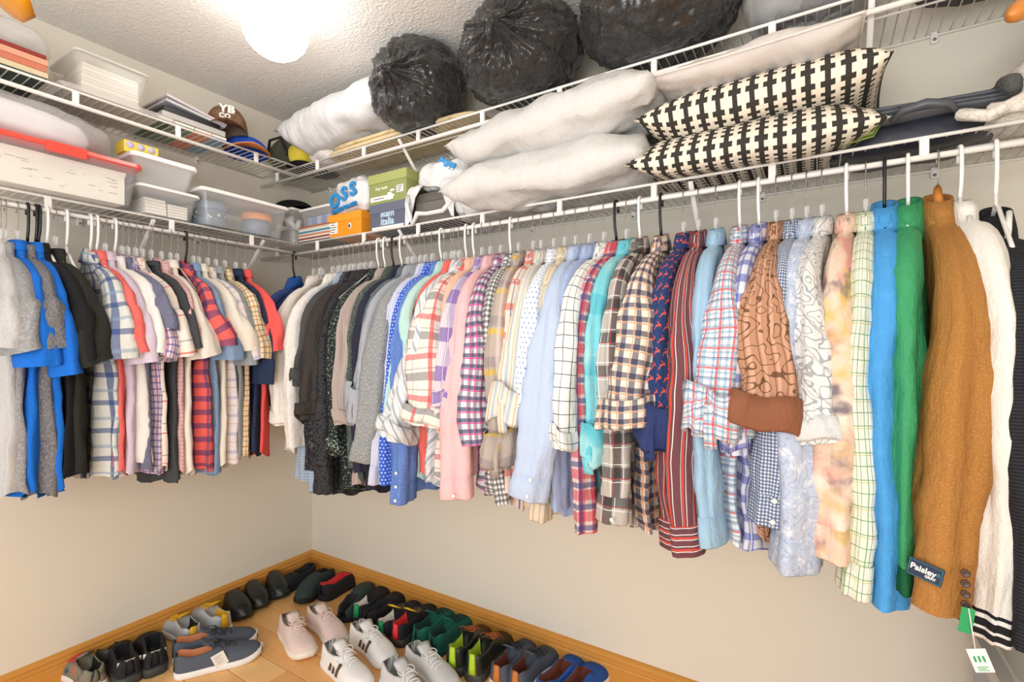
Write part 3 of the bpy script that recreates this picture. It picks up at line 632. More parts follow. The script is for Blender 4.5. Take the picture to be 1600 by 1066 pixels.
# a few more hooks whose garment cannot be told apart: bare hangers in the crush
LG = [
(1, 12, (14, 545), 60, 780, 'steel', 'pale grey T-shirt, first garment at the left edge', 't_shirt', f('palegrey', '#c4c2c0', heather=.4)),
(8, 35, (40, 548), 56, 776, 'steel', 'mid grey marl T-shirt beside the pale grey one', 't_shirt', f('midgrey', '#8f8f90', heather=.5)),
(27, 52, (62, 572), 50, 778, 'steel', 'bright blue polo shirt with large folded sleeve hem', 'polo_shirt', f('blue1', '#1f6fd2')),
(43, 70, (78, 545), 44, 780, 'black', 'dark grey heather T-shirt between the two blue shirts', 't_shirt', f('dkheath', '#6c6a6c', heather=.4)),
(56, 87, (103, 585), 36, 768, 'black', 'second bright blue polo shirt, right of the dark grey heather one', 'polo_shirt', f('blue1', '#1f6fd2')),
(60, 111, (120, 562), 42, 745, 'black', 'jet black polo shirt on a black hanger', 'polo_shirt', f('jet', '#202022')),
(86, 129, (146, 566), 56, 745, 'steel', 'black olive T-shirt beside the empty white hanger', 't_shirt', f('blkolive', '#2c2d29')),
(141, 178, (188, 560), 60, 748, 'white', 'white and navy madras plaid short-sleeved shirt', 'plaid_shirt', f('madras', '#d9d8d0', [('v', .07, .018, '#274a86', .75), ('h', .09, .016, '#274a86', .7), ('h', .09, .01, '#8aa0b8', .6, .4), ('v', .07, .004, '#7f98b0', .8, .5)])),
(151, 195, (205, 552), 40, 742, 'white', 'coral red short-sleeved shirt with turned cuff', 'polo_shirt', f('coralL', '#f0716a')),
(164, 209, (222, 566), 40, 740, 'steel', 'lavender short-sleeved shirt beside the coral red one', 'polo_shirt', f('lavL', '#d5c6d6')),
(179, 229, (240, 552), 44, 726, 'white', 'plain white T-shirt beside the lavender shirt', 't_shirt', f('wt', '#efe9e4')),
(190, 241, (254, 515), 40, 736, 'steel', 'slate blue-grey T-shirt with ribbed sleeve hem', 't_shirt', f('slateL', '#6a6c84', heather=.2)),
(199, 250, (252, 560), 40, 742, 'steel', 'magenta, blue and white small check short-sleeved shirt', 'plaid_shirt', f('magcheck', '#e0d2dc', [('v', .02, .006, '#c24a78', .75), ('h', .022, .006, '#5b5f9e', .7), ('v', .02, .003, '#5b5f9e', .7, .5)])),
(211, 262, (282, 556), 44, 732, 'steel', 'cream shirt with sparse red and grey lines', 'plaid_shirt', f('creamred', '#f0e4d8', [('h', .11, .005, '#e0604c', .8), ('h', .11, .004, '#8f9a98', .8, .3), ('v', .09, .003, '#e0604c', .6)])),
(236, 277, (296, 545), 32, 752, 'steel', 'charcoal T-shirt between cream shirts, hanging lowest', 't_shirt', f('charL', '#444648')),
(252, 287, (298, 545), 30, 738, 'steel', 'dusty pink finely checked shirt', 'plaid_shirt', f('dpink', '#e6c2c0', [('v', .014, .003, '#d08a90', .7), ('h', .014, .003, '#d08a90', .7)])),
(266, 300, (322, 556), 46, 738, 'steel', 'creamy white linen shirt with dark edge stitching', 'polo_shirt', f('clinen', '#efe8dc')),
(290, 324, (352, 540), 44, 734, 'black', 'red and navy big check shirt on the single black hanger', 'plaid_shirt', f('rncheck', '#f06a62', [('v', .05, .02, '#1f3f74', .65), ('h', .05, .02, '#1f3f74', .65)])),
(302, 335, (358, 562), 40, 740, 'steel', 'denim blue short-sleeved shirt behind the red check', 'polo_shirt', f('denimL', '#7c97b8', heather=.3)),
(310, 355, (378, 548), 44, 726, 'steel', 'ecru short-sleeved shirt with wide sleeve', 'polo_shirt', f('ecru', '#ece2d2')),
(324, 367, (394, 560), 40, 722, 'steel', 'pale lilac and tan soft plaid shirt', 'plaid_shirt', f('lilplaid', '#e6dcdc', [('h', .07, .012, '#b9b2cc', .7), ('v', .06, .008, '#cfae7c', .7), ('h', .07, .003, '#cfae7c', .8, .5)])),
(337, 377, (386, 570), 30, 716, 'steel', 'mid grey chambray short-sleeved shirt', 'polo_shirt', f('gchL', '#93999c', heather=.3)),
(351, 390, (404, 560), 36, 716, 'steel', 'yellow, brown and red plaid shirt near the corner', 'plaid_shirt', f('yplaid', '#ecdcba', [('v', .03, .004, '#a87a34', .85), ('h', .04, .005, '#a87a34', .8), ('v', .03, .003, '#e0703c', .7, .5), ('h', .04, .003, '#56606c', .7, .5)])),
(368, 404, (410, 600), 28, 712, 'steel', 'very dark navy shirt next to the red one in the corner', 'polo_shirt', f('dknavyL', '#2c3854')),
(382, 416, (422, 548), 36, 712, 'steel', 'coral red polo shirt, last on the left rod by the corner', 'polo_shirt', f('redL', '#f2605c')),
]
for (hu, su, en, w, hv, hk, lab, nm, fb) in LG:
    cat = 'shirt'
    col = {'t_shirt': 'crew', 'polo_shirt': 'polo', 'plaid_shirt': 'shirt'}[nm]
    garment('L', nm, lab, cat, fb, hu, su, en, w, hv, style='plain', kind=hk, short=True, ae=.25, collar=col, T=.017 if hu > 180 else .022, zs=1.462)
h = onX(104, 300, .3); _h = put_hanger('white', .3, h.y, PI/2-.12, 'empty white plastic hanger with bare arm, right of the black olive T-shirt'); _h.scale = (1, 1.28, 1)
h = onX(73, 300, .3); put_hanger('white', .3, h.y, PI/2, 'white plastic hanger squeezed between the black shirts on the left rod')
for sd, u, kd, lb in (('R', 502, 'steel', 'clear hanger with steel hook between the two white shirts'), ('R', 531, 'steel', 'clear hanger with steel hook among the dark shirts on the back rod'),
        ('R', 582, 'steel', 'clear steel-hook hanger left of the taupe stripe shirt, back rod'), ('R', 712, 'steel', 'clear hanger with steel hook above the pink shirt'),
        ('L', 222, 'steel', 'clear steel-hook hanger squeezed beside the cream red-lined shirt'), ('L', 276, 'steel', 'clear steel-hook hanger just left of the black hanger, left rod')):
    if sd == 'R': p = onY(u, 300, -.3); put_hanger(kd, p.x, -.3, 0, lb)
    else: p = onX(u, 300, .3); put_hanger(kd, .3, p.y, PI/2, lb)
# ================================================================ things on the shelves
DL, DU = ZL+.0055, ZU+.0055
def pillow(label, name, cat, cx, cy, zb, w, d, h, mat, yaw=0, pitch=0, roll=0, droop=0, wr=1.0, N=44, M_=26, ears=.035, seam=None, p=4.0, seed=0):
    r = empty(name, (cx, cy, zb), yaw, label, cat); rnd = random.Random(seed+hash_s(label)); off = Vector((rnd.uniform(0, 99), 0, 0))
    vs = []; idx = {}
    rot = Matrix.Rotation(pitch, 3, 'Y') @ Matrix.Rotation(roll, 3, 'X')
    def pt(i, j, side):
        s, t = -1+2*i/N, -1+2*j/M_
        x = w/2*s*(1-ears*(1-t*t)*s*s); y = d/2*t*(1-ears*1.3*(1-s*s)*t*t)
        k = max(0, (1-abs(s)**p))**.55*max(0, (1-abs(t)**(p*.75)))**.6
        z = side*h/2*k
        e = (1-k)
        q = Vector((x*9, y*9, z*9))+off
        n1 = MN.noise(q)*.018; n2 = MN.noise(Vector((x*6, y*34, z*20))+off)*.014*e+MN.noise(Vector((x*34, y*6, z*20))+off)*.012*e
        z += (n1+n2+.012*(.4-abs(MN.noise(Vector((x*7, y*15, z*12))+off*2))))*wr*min(1, k*3)
        if side < 0: z = max(z, -h*.47) if not droop else z
        v = rot @ Vector((x, y, z))
        v.z += h*.5
        if droop: v.z -= droop*sm(-d*.12, -d*.55, v.y)
        return v
    fs = []; uv = []
    for side in (1, -1):
        for i in range(N+1):
            for j in range(M_+1):
                edge = i in (0, N) or j in (0, M_)
                key = (i, j, 0 if edge else side)
                if key not in idx: idx[key] = len(vs); vs.append(pt(i, j, side))
        g = lambda i, j: idx[(i, j, 0 if (i in (0, N) or j in (0, M_)) else side)]
        for i in range(N):
            for j in range(M_):
                q = [(i, j), (i+1, j), (i+1, j+1), (i, j+1)]
                if side < 0: q = q[::-1]
                fs.append(tuple(g(a, b) for a, b in q))
                # real arc length along v so prints do not stretch over the bulge
                uv.append(tuple((a/N*w, b/M_*d*1.35*side) for a, b in q))
    link('cover', mesh('cover', vs, fs, uv), mat, r)
    if seam:
        loop = [pt(i, 0, 1) for i in range(0, N)]+[pt(N, j, 1) for j in range(0, M_)]+[pt(i, M_, 1) for i in range(N, 0, -1)]+[pt(0, j, 1) for j in range(M_, -1, -1)]
        link('piping', tube('piping', loop, .0035, 6), seam, r)
    return r
def spanR(u0, u1, y): return onY(u0, 300, y).x, onY(u1, 300, y).x
def spanL(u0, u1, x): return onX(u0, 300, x).y, onX(u1, 300, x).y
def blob(name, parent, c, dims, mat, amp=.02, sc=9, p=3.0, seed=0, floor=None, ceil=None, N=40, M_=26, fine=.35, ridge=0.0):
    off = Vector((seed*7.3, seed*3.1, 0)); rings = []
    for i in range(M_+1):
        ph = -PI/2+PI*i/M_; ring = []
        for j in range(N):
            th = 2*PI*j/N
            sp = lambda v: math.copysign(abs(v)**(2/p), v)
            d = Vector((sp(math.cos(ph))*sp(math.cos(th)), sp(math.cos(ph))*sp(math.sin(th)), sp(math.sin(ph))))
            q = Vector((d.x*dims[0]/2, d.y*dims[1]/2, d.z*dims[2]/2))
            nn = MN.noise(q*sc+off)+fine*MN.noise(q*sc*3.1+off)
            if ridge: nn += ridge*(.4-abs(MN.noise(q*sc*2.1+off*2)))*2
            q = q+d.normalized()*nn*amp
            q = q+Vector(c)
            if floor is not None: q.z = max(q.z, floor+.0004*j % .002)
            if ceil is not None: q.z = min(q.z, ceil)
            ring.append(q)
        rings.append(ring)
    return link(name, loft(name, rings, capa=True, capb=True), mat, parent)

PW = f('pillow_white', '#d9d7d3', bump=.9); PW2 = f('pillow_cotton', '#d6d6d8', bump=.9)
CUSH = f('cross_print', '#e9dfcd', [('plus', '#3a3632', 1.0)], bump=.25)
GRG = f('greige', '#cfc6c0', bump=.5); GRGs = f('greigeseam', '#e2dad2')
x0, x1 = spanR(716, 1004, -.36)
pillow('lower white bed pillow on the lower shelf, touching the shelf wires', 'pillow', 'pillow', (x0+x1)/2, -.245, DL-.004, x1-x0+.05, .40, .185, PW, 0, 0, 0, .045, 1.4)
x0, x1 = spanR(722, 1022, -.36)
pillow('upper white bed pillow lying on the other white pillow', 'pillow', 'pillow', (x0+x1)/2+.0, -.24, DL+.15, x1-x0+.05, .40, .185, PW, math.radians(-1), math.radians(-3), 0, .02, 1.4, seed=5)
x0, x1 = spanR(992, 1376, -.36)
pillow('lower black and white cross-print cushion, directly on the shelf', 'cushion', 'cushion', (x0+x1)/2, -.215, DL-.004, x1-x0+.02, .44, .13, CUSH, math.radians(1), 0, 0, .05, .5)
x0, x1 = spanR(1006, 1388, -.36)
pillow('upper black and white cross-print cushion under the greige one', 'cushion', 'cushion', (x0+x1)/2, -.205, DL+.095, x1-x0+.02, .42, .15, CUSH, math.radians(-1.5), math.radians(-.8), 0, .02, .5, seed=3)
x0, x1 = spanR(1030, 1345, -.34)
pillow('thin greige piped cushion topping the cushion stack', 'cushion', 'cushion', (x0+x1)/2, -.235, DL+.212, x1-x0+.02, .36, .09, GRG, math.radians(-2), math.radians(0), 0, 0, .8, seed=8, seam=GRGs)
# ---------------------------------------------------------------- shoeboxes and cartons
def paper(h): return plain('card_%s' % h.lstrip('#'), h, .6)
LBL = plain('label_paper', '#f1efe9', .6); INK = plain('label_ink', '#4a4a4a', .6)
def shoebox(label, x0, x1, yf, d, zb, zt, colb, coll, lid=.035):
    r = empty('shoebox', ((x0+x1)/2, yf+d/2, zb), 0, label, 'box'); w = x1-x0; h = zt-zb
    box('box_body', -w/2+.003, w/2-.003, -d/2+.003, d/2-.003, 0, h-.004, paper(colb), r, .002)
    box('box_lid', -w/2, w/2, -d/2, d/2, h-lid, h, paper(coll), r, .002)
    return r, w, d, h
def sticker(parent, x, z, w, h, y, mat=LBL, nm='label', lines=0):
    o = box(nm, x-w/2, x+w/2, y-.0008, y, z, z+h, mat, parent, 0)
    for i in range(lines):
        zz = z+h*(i+.7)/(lines+.4); box('print_line', x-w*.36, x+w*(.1+.25*((i*7) % 3)/2), y-.0012, y-.0008, zz-.0016, zz+.0016, INK, o, 0)
    return o
yf = -.285
x0, x1 = spanR(512, 564, yf); zt = onY(512, 338, yf).z
rb, w, d, h = shoebox('orange shoebox with a white size label and round badge', x0, x1, yf, .19, DL, zt, '#f59a22', '#fb9f27', .035)
sticker(rb, -w*.32, .02, w*.24, h*.55, -d/2+.0025, lines=5)
for rr_, m_, yy in ((.014, LBL, 0), (.0075, INK, -.0006)):
    o = link('badge', loft('badge', [[(rr_*math.cos(2*PI*j/20)*.8, y_, rr_*math.sin(2*PI*j/20)) for j in range(20)] for y_ in (.0, -.0008)], capa=True, capb=True), m_, rb); o.location = (w*.16, -d/2+.0025+yy, h*.42)
OT = zt
x0, x1 = spanR(577, 634, yf); zs_ = onY(577, 322, yf).z
rb, w, d, h = shoebox('slate blue shoebox with pale blue lettering, below the olive one', x0, x1, yf, .2, DL, zs_, '#5f6578', '#666c80', .04)
BLU = plain('pale_blue_print', '#b9d3e2', .6)
text('lettering', 'ikam', .042, BLU, rb, (0, -d/2+.0015, .068), (PI/2, 0, 0), bold=.0016); text('lettering', 'italia', .042, BLU, rb, (0, -d/2+.0015, .034), (PI/2, 0, 0), bold=.0016)
sticker(rb, 0, .004, w*.86, .012, -d/2+.0025)
x0, x1 = spanR(575, 635, yf); zt2 = onY(575, 276, yf).z
rb, w, d, h = shoebox('olive green shoebox with script logo, topmost of its stack', x0, x1, yf, .2, zs_, zt2, '#8f9a5c', '#a3ab66', .04)
text('lettering', 'Hey dude', .018, LBL, rb, (-w*.14, -d/2+.0012, h*.5), (PI/2, 0, math.radians(0)), bold=.0003)
sticker(rb, -w*.14, .012, w*.6, .02, -d/2+.0025, lines=1); sticker(rb, w*.33, h*.26, w*.17, .03, -d/2+.0025, lines=3)
for k in range(4): o = blob('shoe_icon', rb, (w*(.07+.07*(k % 2)), -d/2+.001, .014+.011*k), (.026, .003, .010), LBL, 0, N=14, M_=8)
# ---------------------------------------------------------------- plastic bags
FILM = poly('white_bag_film', '#e2e1e2', bs=30, bst=.7, rough=.3); FILM.node_tree.nodes['Principled BSDF'].inputs['Subsurface Weight'].default_value = 0
BLUE = plain('blue_print', '#2f8fd0', .45); NAVY = plain('navy_print', '#2c5f9a', .45)
p = onY(545, 300, -.27)
bg = empty('plastic_bag', (p.x, -.2, OT), 0, 'crumpled white shopping bag with big blue letters, on the orange shoebox', 'bag')
zc = (onY(545, 276, -.27).z-OT)
blob('bag_film', bg, (0, 0, zc/2), (.24, .15, zc+.005), FILM, .022, 14, 3, 2, floor=0.0, ridge=.5)
for tx, dx, dz, sz, rz in (('O', -.075, .06, .088, .1), ('S', -.012, .082, .085, .2), ('S', .045, .095, .085, .25)): text('lettering', tx, sz, BLUE, bg, (dx, -.085, dz), (PI/2, rz*-.6, 0), ext=.004, bold=.003)
text('lettering', 'DRESS FOR LESS', .022, BLUE, bg, (-.01, -.086, .022), (PI/2, -.12, 0), ext=.005, bold=.0008)
# bag round a dark shoebox
x0, x1 = spanR(648, 706, -.27); z2 = onY(650, 305, -.27).z
rb, w, d, h = shoebox('dark taupe shoebox seen through the torn white bag', x0, x1, -.27, .18, DL, z2, '#6f6a63', '#5f5b55', .035)
bg = empty('plastic_bag', ((x0+x1)/2, -.17, DL), 0, 'white shopping bag opened around the dark taupe shoebox', 'bag')
w = x1-x0
rings = []
o2 = Vector((4, 9, 1))
# film hood: over the top and back, with a scalloped opening on the front
def hood(name, parent, W_, D_, H_, front, mat, seed):
    o2 = Vector((seed, 9, 1)); rings = []
    for i in range(19):
        s = i/18; ring = []
        for j in range(26):
            t = j/25; x = -W_/2+W_*s
            # profile running front-low -> top -> back-low
            a = t*PI
            y = -D_/2*math.cos(a); z = H_*math.sin(a)**.5
            if t < .5: z = max(z, 0)
            edge = .5-abs(s-.5)
            cutz = H_*front*(sm(0, .35, edge))
            if t < .5: z = max(z, cutz)
            y = math.copysign(abs(math.cos(a))**.45, -math.cos(a))*D_/2
            q = Vector((x, y, z)); n_ = MN.noise(q*16+o2)*.016+MN.noise(q*40+o2)*.006
            ring.append(q+Vector((n_*.6, -n_ if y < 0 else n_, n_*.9)))
        rings.append(ring)
    m = loft(name, rings, closed=False); return link(name, m, mat, parent)
hood('bag_film', bg, w+.06, .25, h+.05, .8, FILM, 3)
hp = [Vector((-w/2-.02, -.115, h*.95)), Vector((-w/2-.005, -.14, h*.6)), Vector((-w/2+.02, -.15, h*.25)), Vector((-w/2+.03, -.145, -.01)), Vector((-w/2+.06, -.15, .03)), Vector((0, -.135, .028)), Vector((w/2-.02, -.13, .03)), Vector((w/2+.02, -.12, h*.55)), Vector((w/2+.02, -.11, h*.95))]
link('bag_handle', tube('bag_handle', hp, [.012, .009, .010, .007, .011, .008, .009, .012, .012], 10), FILM, bg)
blob('bag_side', bg, (w/2+.035, -.01, h*.55), (.06, .22, h*1.1), FILM, .012, 16, 3, 8, floor=0.002)
blob('bag_top', bg, (.02, .0, h+.07), (w+.05, .2, .12), FILM, .02, 13, 2.6, 4, ridge=.6)
text('lettering', 'ross', .05, BLUE, bg, (w*.38, -.098, h+.10), (PI/2, .5, 0), ext=.004, bold=.003); text('lettering', 'FOR LESS', .022, NAVY, bg, (w/2+.05, -.118, h*.93), (PI/2, .15, 0), ext=.004, bold=.002)
x0, x1 = spanR(712, 775, -.28)
bg = empty('plastic_bag', ((x0+x1)/2, -.2, DL), 0, 'small crumpled white bag wedged left of the lower white pillow', 'bag')
blob('bag_film', bg, (0, 0, .06), (x1-x0, .16, .125), FILM, .018, 15, 2.6, 12, floor=0.0, ridge=.7)
# ---------------------------------------------------------------- clear bins
def rrect(w, d, z, r=.02, n=4):
    o = []
    for cx, cy, a0 in ((w/2-r, d/2-r, 0), (-w/2+r, d/2-r, PI/2), (-w/2+r, -d/2+r, PI), (w/2-r, -d/2+r, 3*PI/2)):
        for k in range(n+1): a = a0+PI/2*k/n; o.append((cx+r*math.cos(a), cy+r*math.sin(a), z))
    return o
CLR = clearplast('bin_plastic', '#e9ecee', .13, .12); CLR2 = clearplast('milky_bin_plastic', '#efeeec', .3, .3)
def clear_bin(label, cx, cy, zb, w, d, h, lid, rz=0, mat=None, taper=.9, lidh=.014, feet=True, upside=False):
    r = empty('storage_bin', (cx, cy, zb), rz, label, 'bin'); mat = mat or CLR
    H = h-lidh
    rings = [rrect(w*taper, d*taper, .0), rrect(w*taper, d*taper, .001), rrect(w*.985, d*.985, H-.006), rrect(w+.004, d+.004, H-.006), rrect(w+.004, d+.004, H), rrect(w*.97, d*.97, H), rrect(w*taper-.006, d*taper-.006, .004)]
    o = link('bin_body', loft('bin_body', rings, capa=True, capb=True, smooth=False), mat, r)
    if lid:
        rings = [rrect(w+.012, d+.012, H+.0005), rrect(w+.014, d+.014, H+.004), rrect(w+.008, d+.008, H+lidh*.8), rrect(w-.02, d-.02, H+lidh), rrect(w-.03, d-.03, H+lidh*.5)]
        link('bin_lid', loft('bin_lid', rings, capa=True, capb=True, smooth=False), lid, r)
    return r
LIDW = plain('white_lid', '#efedea', .35); LIDR = clearplast('red_lid', '#f0503f', .93, .25)
PAPER = plain('paper_stack', '#f1ebdf', .7); CREAMB = plain('cream_box', '#ece6d8', .7)
# red lidded bin
xb = .385; D_ = .36; y0, y1 = -1.62, -.975
zl = 1.892
r = clear_bin('big clear bin with red lid filled with papers, left end of lower shelf', xb-D_/2, (y0+y1)/2, DL, y1-y0, D_, zl-DL, LIDR, PI/2, taper=.93, lidh=.02)
for a in (-.12, .12): box('lid_latch', a-.05, a+.05, -D_/2-.012, -D_/2+.002, .118, .15, LIDR, r, .003)
c = empty('paper_box', (xb-D_/2, y1-.235, DL+.005), PI/2, 'cream scribbled cardboard box inside the red-lidded bin', 'box')
box('carton', -.2, .2, -D_/2+.035, D_/2-.05, 0, .105, CREAMB, c, .002); box('carton_lid', -.203, .203, -D_/2+.032, D_/2-.048, .098, .112, CREAMB, c, .002)
random.seed(5)
for k in range(26):
    xx = random.uniform(-.17, .17); zz = random.uniform(.02, .085)
    box('scribble', xx, xx+random.uniform(.005, .03), -D_/2+.0338, -D_/2+.0348, zz, zz+.001, INK, c, 0)
c = empty('folder_stack', (xb-D_/2, y0+.14, DL+.005), PI/2, 'grey and white folders inside the red-lidded bin, left of the cream box', 'folders')
for k in range(7): box('folder', -.1+.004*(k % 3), .1-.003*(k % 2), -D_/2+.04+.004*(k % 2), D_/2-.06, .0145*k, .0145*k+.012, paper(['#d9d6cf', '#b9bcc4', '#efeae0', '#8f94a2', '#e9dfc9', '#c9ccd2', '#dcd7cc'][k]), c, .001)
bg = empty('plastic_bag', (.2, -1.33, zl), 0, 'clear bag of white linens lying on the red bin lid', 'bag')
FILMC = clearplast('clear_film', '#eeeef0', .3, .1)
blob('linen', bg, (.0, .0, .065), (.27, .5, .12), f('linenw', '#f0eeee', bump=.6), .01, 9, 3.2, 3, floor=.003, ridge=.4)
blob('bag_film', bg, (.0, .02, .072), (.31, .6, .145), FILMC, .014, 12, 2.8, 6, floor=0.001, ridge=.6)
# two stacked small bins
r = clear_bin('small clear bin of white papers, bottom of the two stacked bins', .2, -.86, DL, .205, .27, .105, LIDW, PI/2, taper=.84)
c = empty('paper_bundle', (.2, -.86, DL+.006), PI/2, 'bundles of white papers inside the lower small bin', 'papers')
for k in range(5): box('paper_sheaf', -.07, .0, -.105+.002*k, .08, .012*k, .012*k+.0105, PAPER, c, .001); box('paper_sheaf', .006, .075, -.1, .08, .01*k, .01*k+.0085, PAPER, c, .001)
r2 = clear_bin('milky bin with thick rounded lid, upper of the two stacked bins', .19, -.868, DL+.1055, .215, .26, .115, LIDW, PI/2, CLR2, .8, .022)
c = empty('snack_box', (.24, -.93, DL+.221), PI/2, 'small yellow box with printed circles on the milky bin', 'box')
YEL = paper('#f0d44a'); box('carton', -.055, .055, -.035, .035, 0, .042, YEL, c, .001)
LIL = plain('lilac_print', '#cfc3dc', .6)
for k in range(3):
    o = link('printed_circle', loft('printed_circle', [[(.013*math.cos(2*PI*j/16), y_, .013*math.sin(2*PI*j/16)) for j in range(16)] for y_ in (.0, -.0006)], capa=True, capb=True), LIL, c); o.location = (-.036+.034*k, -.035, .027)
# big clear bin
r = clear_bin('large clear bin with white lid holding patterned tins, end of left shelf', .2, -.565, DL, .375, .29, .148, LIDW, PI/2, taper=.88, lidh=.018)
def tin(label, x, y, rad, h, cols):
    c = empty('round_tin', (x, y, DL+.006), 0, label, 'tin')
    R_ = lambda r_, z: [(r_*math.cos(2*PI*j/28), r_*math.sin(2*PI*j/28), z) for j in range(28)]
    link('tin_body', loft('tin_body', [R_(rad, 0), R_(rad, h*.7)], capa=True, capb=True), cols[0], c)
    link('tin_band', loft('tin_band', [R_(rad+.0008, h*.3), R_(rad+.0015, h*.31), R_(rad+.0015, h*.55), R_(rad+.0008, h*.56)]), cols[1], c)
    link('tin_lid', loft('tin_lid', [R_(rad+.003, h*.68), R_(rad+.004, h*.7), R_(rad+.003, h*.98), R_(rad-.006, h)], capa=True, capb=True), cols[2], c)
TB = plain('tin_slate', '#7e8b9c', .4); TD = NT('tin_dots', .5); tc = TD.coord('Object')
vo = TD.n('ShaderNodeTexVoronoi'); TD.put(vo.inputs['Vector'], tc); vo.inputs['Scale'].default_value = 55
TD.col(TD.mix(TD.math('LESS_THAN', vo.outputs[0], .32), lin('#6a7788'), lin('#efe6c8')))
tin('slate tin with dotted band inside the large clear bin', .25, -.675, .062, .1, (TB, TD.m, TB))
tin('slate tin with orange lid inside the large clear bin', .25, -.475, .06, .098, (TB, TB, plain('orange_lid', '#f0995c', .4)))
c = empty('paper_bundle', (.2, -.56, DL+.149), PI/2, 'loose papers and envelopes lying on the large clear bin lid', 'papers')
for k, (a, b, m_) in enumerate(((-.12, .13, '#e9e4dc'), (-.1, .14, '#f3efe8'), (-.13, .1, '#f06a5c'), (-.12, .12, '#f4f0ea'))):
    o = box('envelope', a, b, -.11+.01*k, .08, .0045*k, .0045*k+.004, paper(m_), c, .0005)
# corner bins on the back shelf
x0, x1 = spanR(436, 472, -.24)
r = clear_bin('clear bin of grey things at the corner, bottom of its stack', (x0+x1)/2-.0, -.2, DL, x1-x0, .19, .085, CLR2, 0, CLR2, .9)
blob('contents', r, (0, 0, .03), (x1-x0-.05, .14, .05), plain('grey_contents', '#8c9292', .7), .01, 20, 3, 4, floor=.004)
r = clear_bin('clear bin of white rolls on top of the corner bin', (x0+x1)/2, -.2, DL+.0855, x1-x0-.004, .19, .1, LIDW, 0, CLR, .9)
WR = plain('white_roll', '#e9e6e2', .6)
for k, (a, b, t) in enumerate(((-.05, .02, .3), (-.02, .03, 1.2), (.02, .035, .8), (.05, .025, 1.9), (.0, .06, .1))):
    o = link('roll', tube('roll', [(-.028, 0, 0), (.028, 0, 0)], .014, 10), WR, r); o.location = (a, -.05+.02*(k % 2), b); o.rotation_euler = (0, t, t)
x0, x1 = spanR(470, 521, -.27)
m0 = empty('magazine_stack', ((x0+x1)/2, -.19, DL), 0, 'stack of magazines under the corner bin of blue cards', 'magazines')
for k, hc in enumerate(['#3b3a44', '#e9d9cc', '#8a4a42', '#f1e9df', '#e08a68', '#cfd8dc', '#4f8fa4', '#f0ece4', '#d9cdbd', '#b4683e']):
    a = .004*math.sin(k*2.1); box('magazine', -(x1-x0)/2+.01+a, (x1-x0)/2-.005+a, -.1, .09, .0078*k, .0078*k+.0068, paper(hc), m0, .0008)
r = clear_bin('clear bin of blue cards on the magazine stack', (x0+x1)/2-.005, -.195, DL+.079, x1-x0-.01, .17, .088, LIDW, 0, CLR, .88)
for k in range(5): box('card_pack', -.08+.034*k, -.05+.034*k, -.06, .05, .006, .05, paper(['#8fa2c4', '#7488b8', '#a9b4cc', '#6d82b4', '#98a6c8'][k]), r, .001)
r = clear_bin('tiny clear tub on the bin of blue cards', (x0+x1)/2+.01, -.15, DL+.1675, .1, .08, .03, None, 0, CLR2, .85)
# ---------------------------------------------------------------- caps
def cap(label, name, x, y, z, rz, crown, back, brim, R=.085, H=.105, logo=None, tilt=0):
    r = empty(name, (x, y, z), rz, label, 'cap'); N = 28; rings = []
    for i in range(13):
        a = i/12*PI/2; k = math.cos(a)**.75
        rings.append([(R*k*math.cos(2*PI*j/N), R*1.12*k*math.sin(2*PI*j/N)*1.0, .012+H*math.sin(a)) for j in range(N)])
    # local -y is the front
    mi = lambda i, j: 0 if (N*.5 <= j < N) else 1
    o = link('crown', loft('crown', rings, capb=True, mi=mi), [crown, back], r)
    v = []; n = 18
    top = []; 
    for j in range(n+1):
        a = PI+PI*j/n; inner = Vector((R*1.0*math.cos(a), R*1.12*math.sin(a), .014))
        outer = Vector((R*1.02*math.cos(a), R*1.12*math.sin(a)-.075*abs(math.sin(a))**.7, .006-.016*abs(math.cos(a))+.004))
        top.append([inner, inner.lerp(outer, .5)+Vector((0, 0, .007)), outer, outer-Vector((0, 0, .003)), inner.lerp(outer, .5)+Vector((0, 0, .003)), inner-Vector((0, 0, .004))])
    link('brim', loft('brim', top, closed=True, capa=True, capb=True), brim, r)
    link('top_button', loft('top_button', [[(r_*math.cos(2*PI*j/10), r_*math.sin(2*PI*j/10), H+.012+z_) for j in range(10)] for r_, z_ in ((.008, 0), (.008, .002), (.005, .005))], capa=True, capb=True), back, r)
    if logo: logo(r, R, H)
    return r
BRN = f('capbrown', '#7a5a44', [('blot', 30, .5, '#8f6f58', .6)]); TAN_ = f('captan', '#b9a48c'); WHp = plain('white_print', '#eee9e0', .6)
def lg(r, R, H):
    text('emblem', 'YB', .05, WHp, r, (0, -R*.955, .078), (math.radians(72), 0, 0), ext=.004, bold=.002)
    text('emblem', 'CO', .028, WHp, r, (-.008, -R*1.075, .044), (math.radians(80), 0, 0), ext=.004, bold=.001)
OR_ = f('caporange', '#d98a4c'); BLc = f('capblue', '#2450b4'); BKc = f('capblack', '#17171c')
py = onX(385, 240, .24).y
cap('blue baseball cap with orange brim edge, under the brown cap', 'baseball_cap', .20, py+.02, DU, 1.2, BLc, BLc, OR_, .095, .07)
cap('brown and tan baseball cap with white YB letters', 'baseball_cap', .20, onX(366, 240, .24).y-.01, DU+.072, 1.08, BRN, TAN_, BRN, .082, .105, lg)
px = onY(466, 300, -.2).x
cap('flat black cap resting on the corner bin', 'black_cap', px-.05, -.19, DL+.187, math.radians(70), BKc, BKc, BKc, .1, .055)
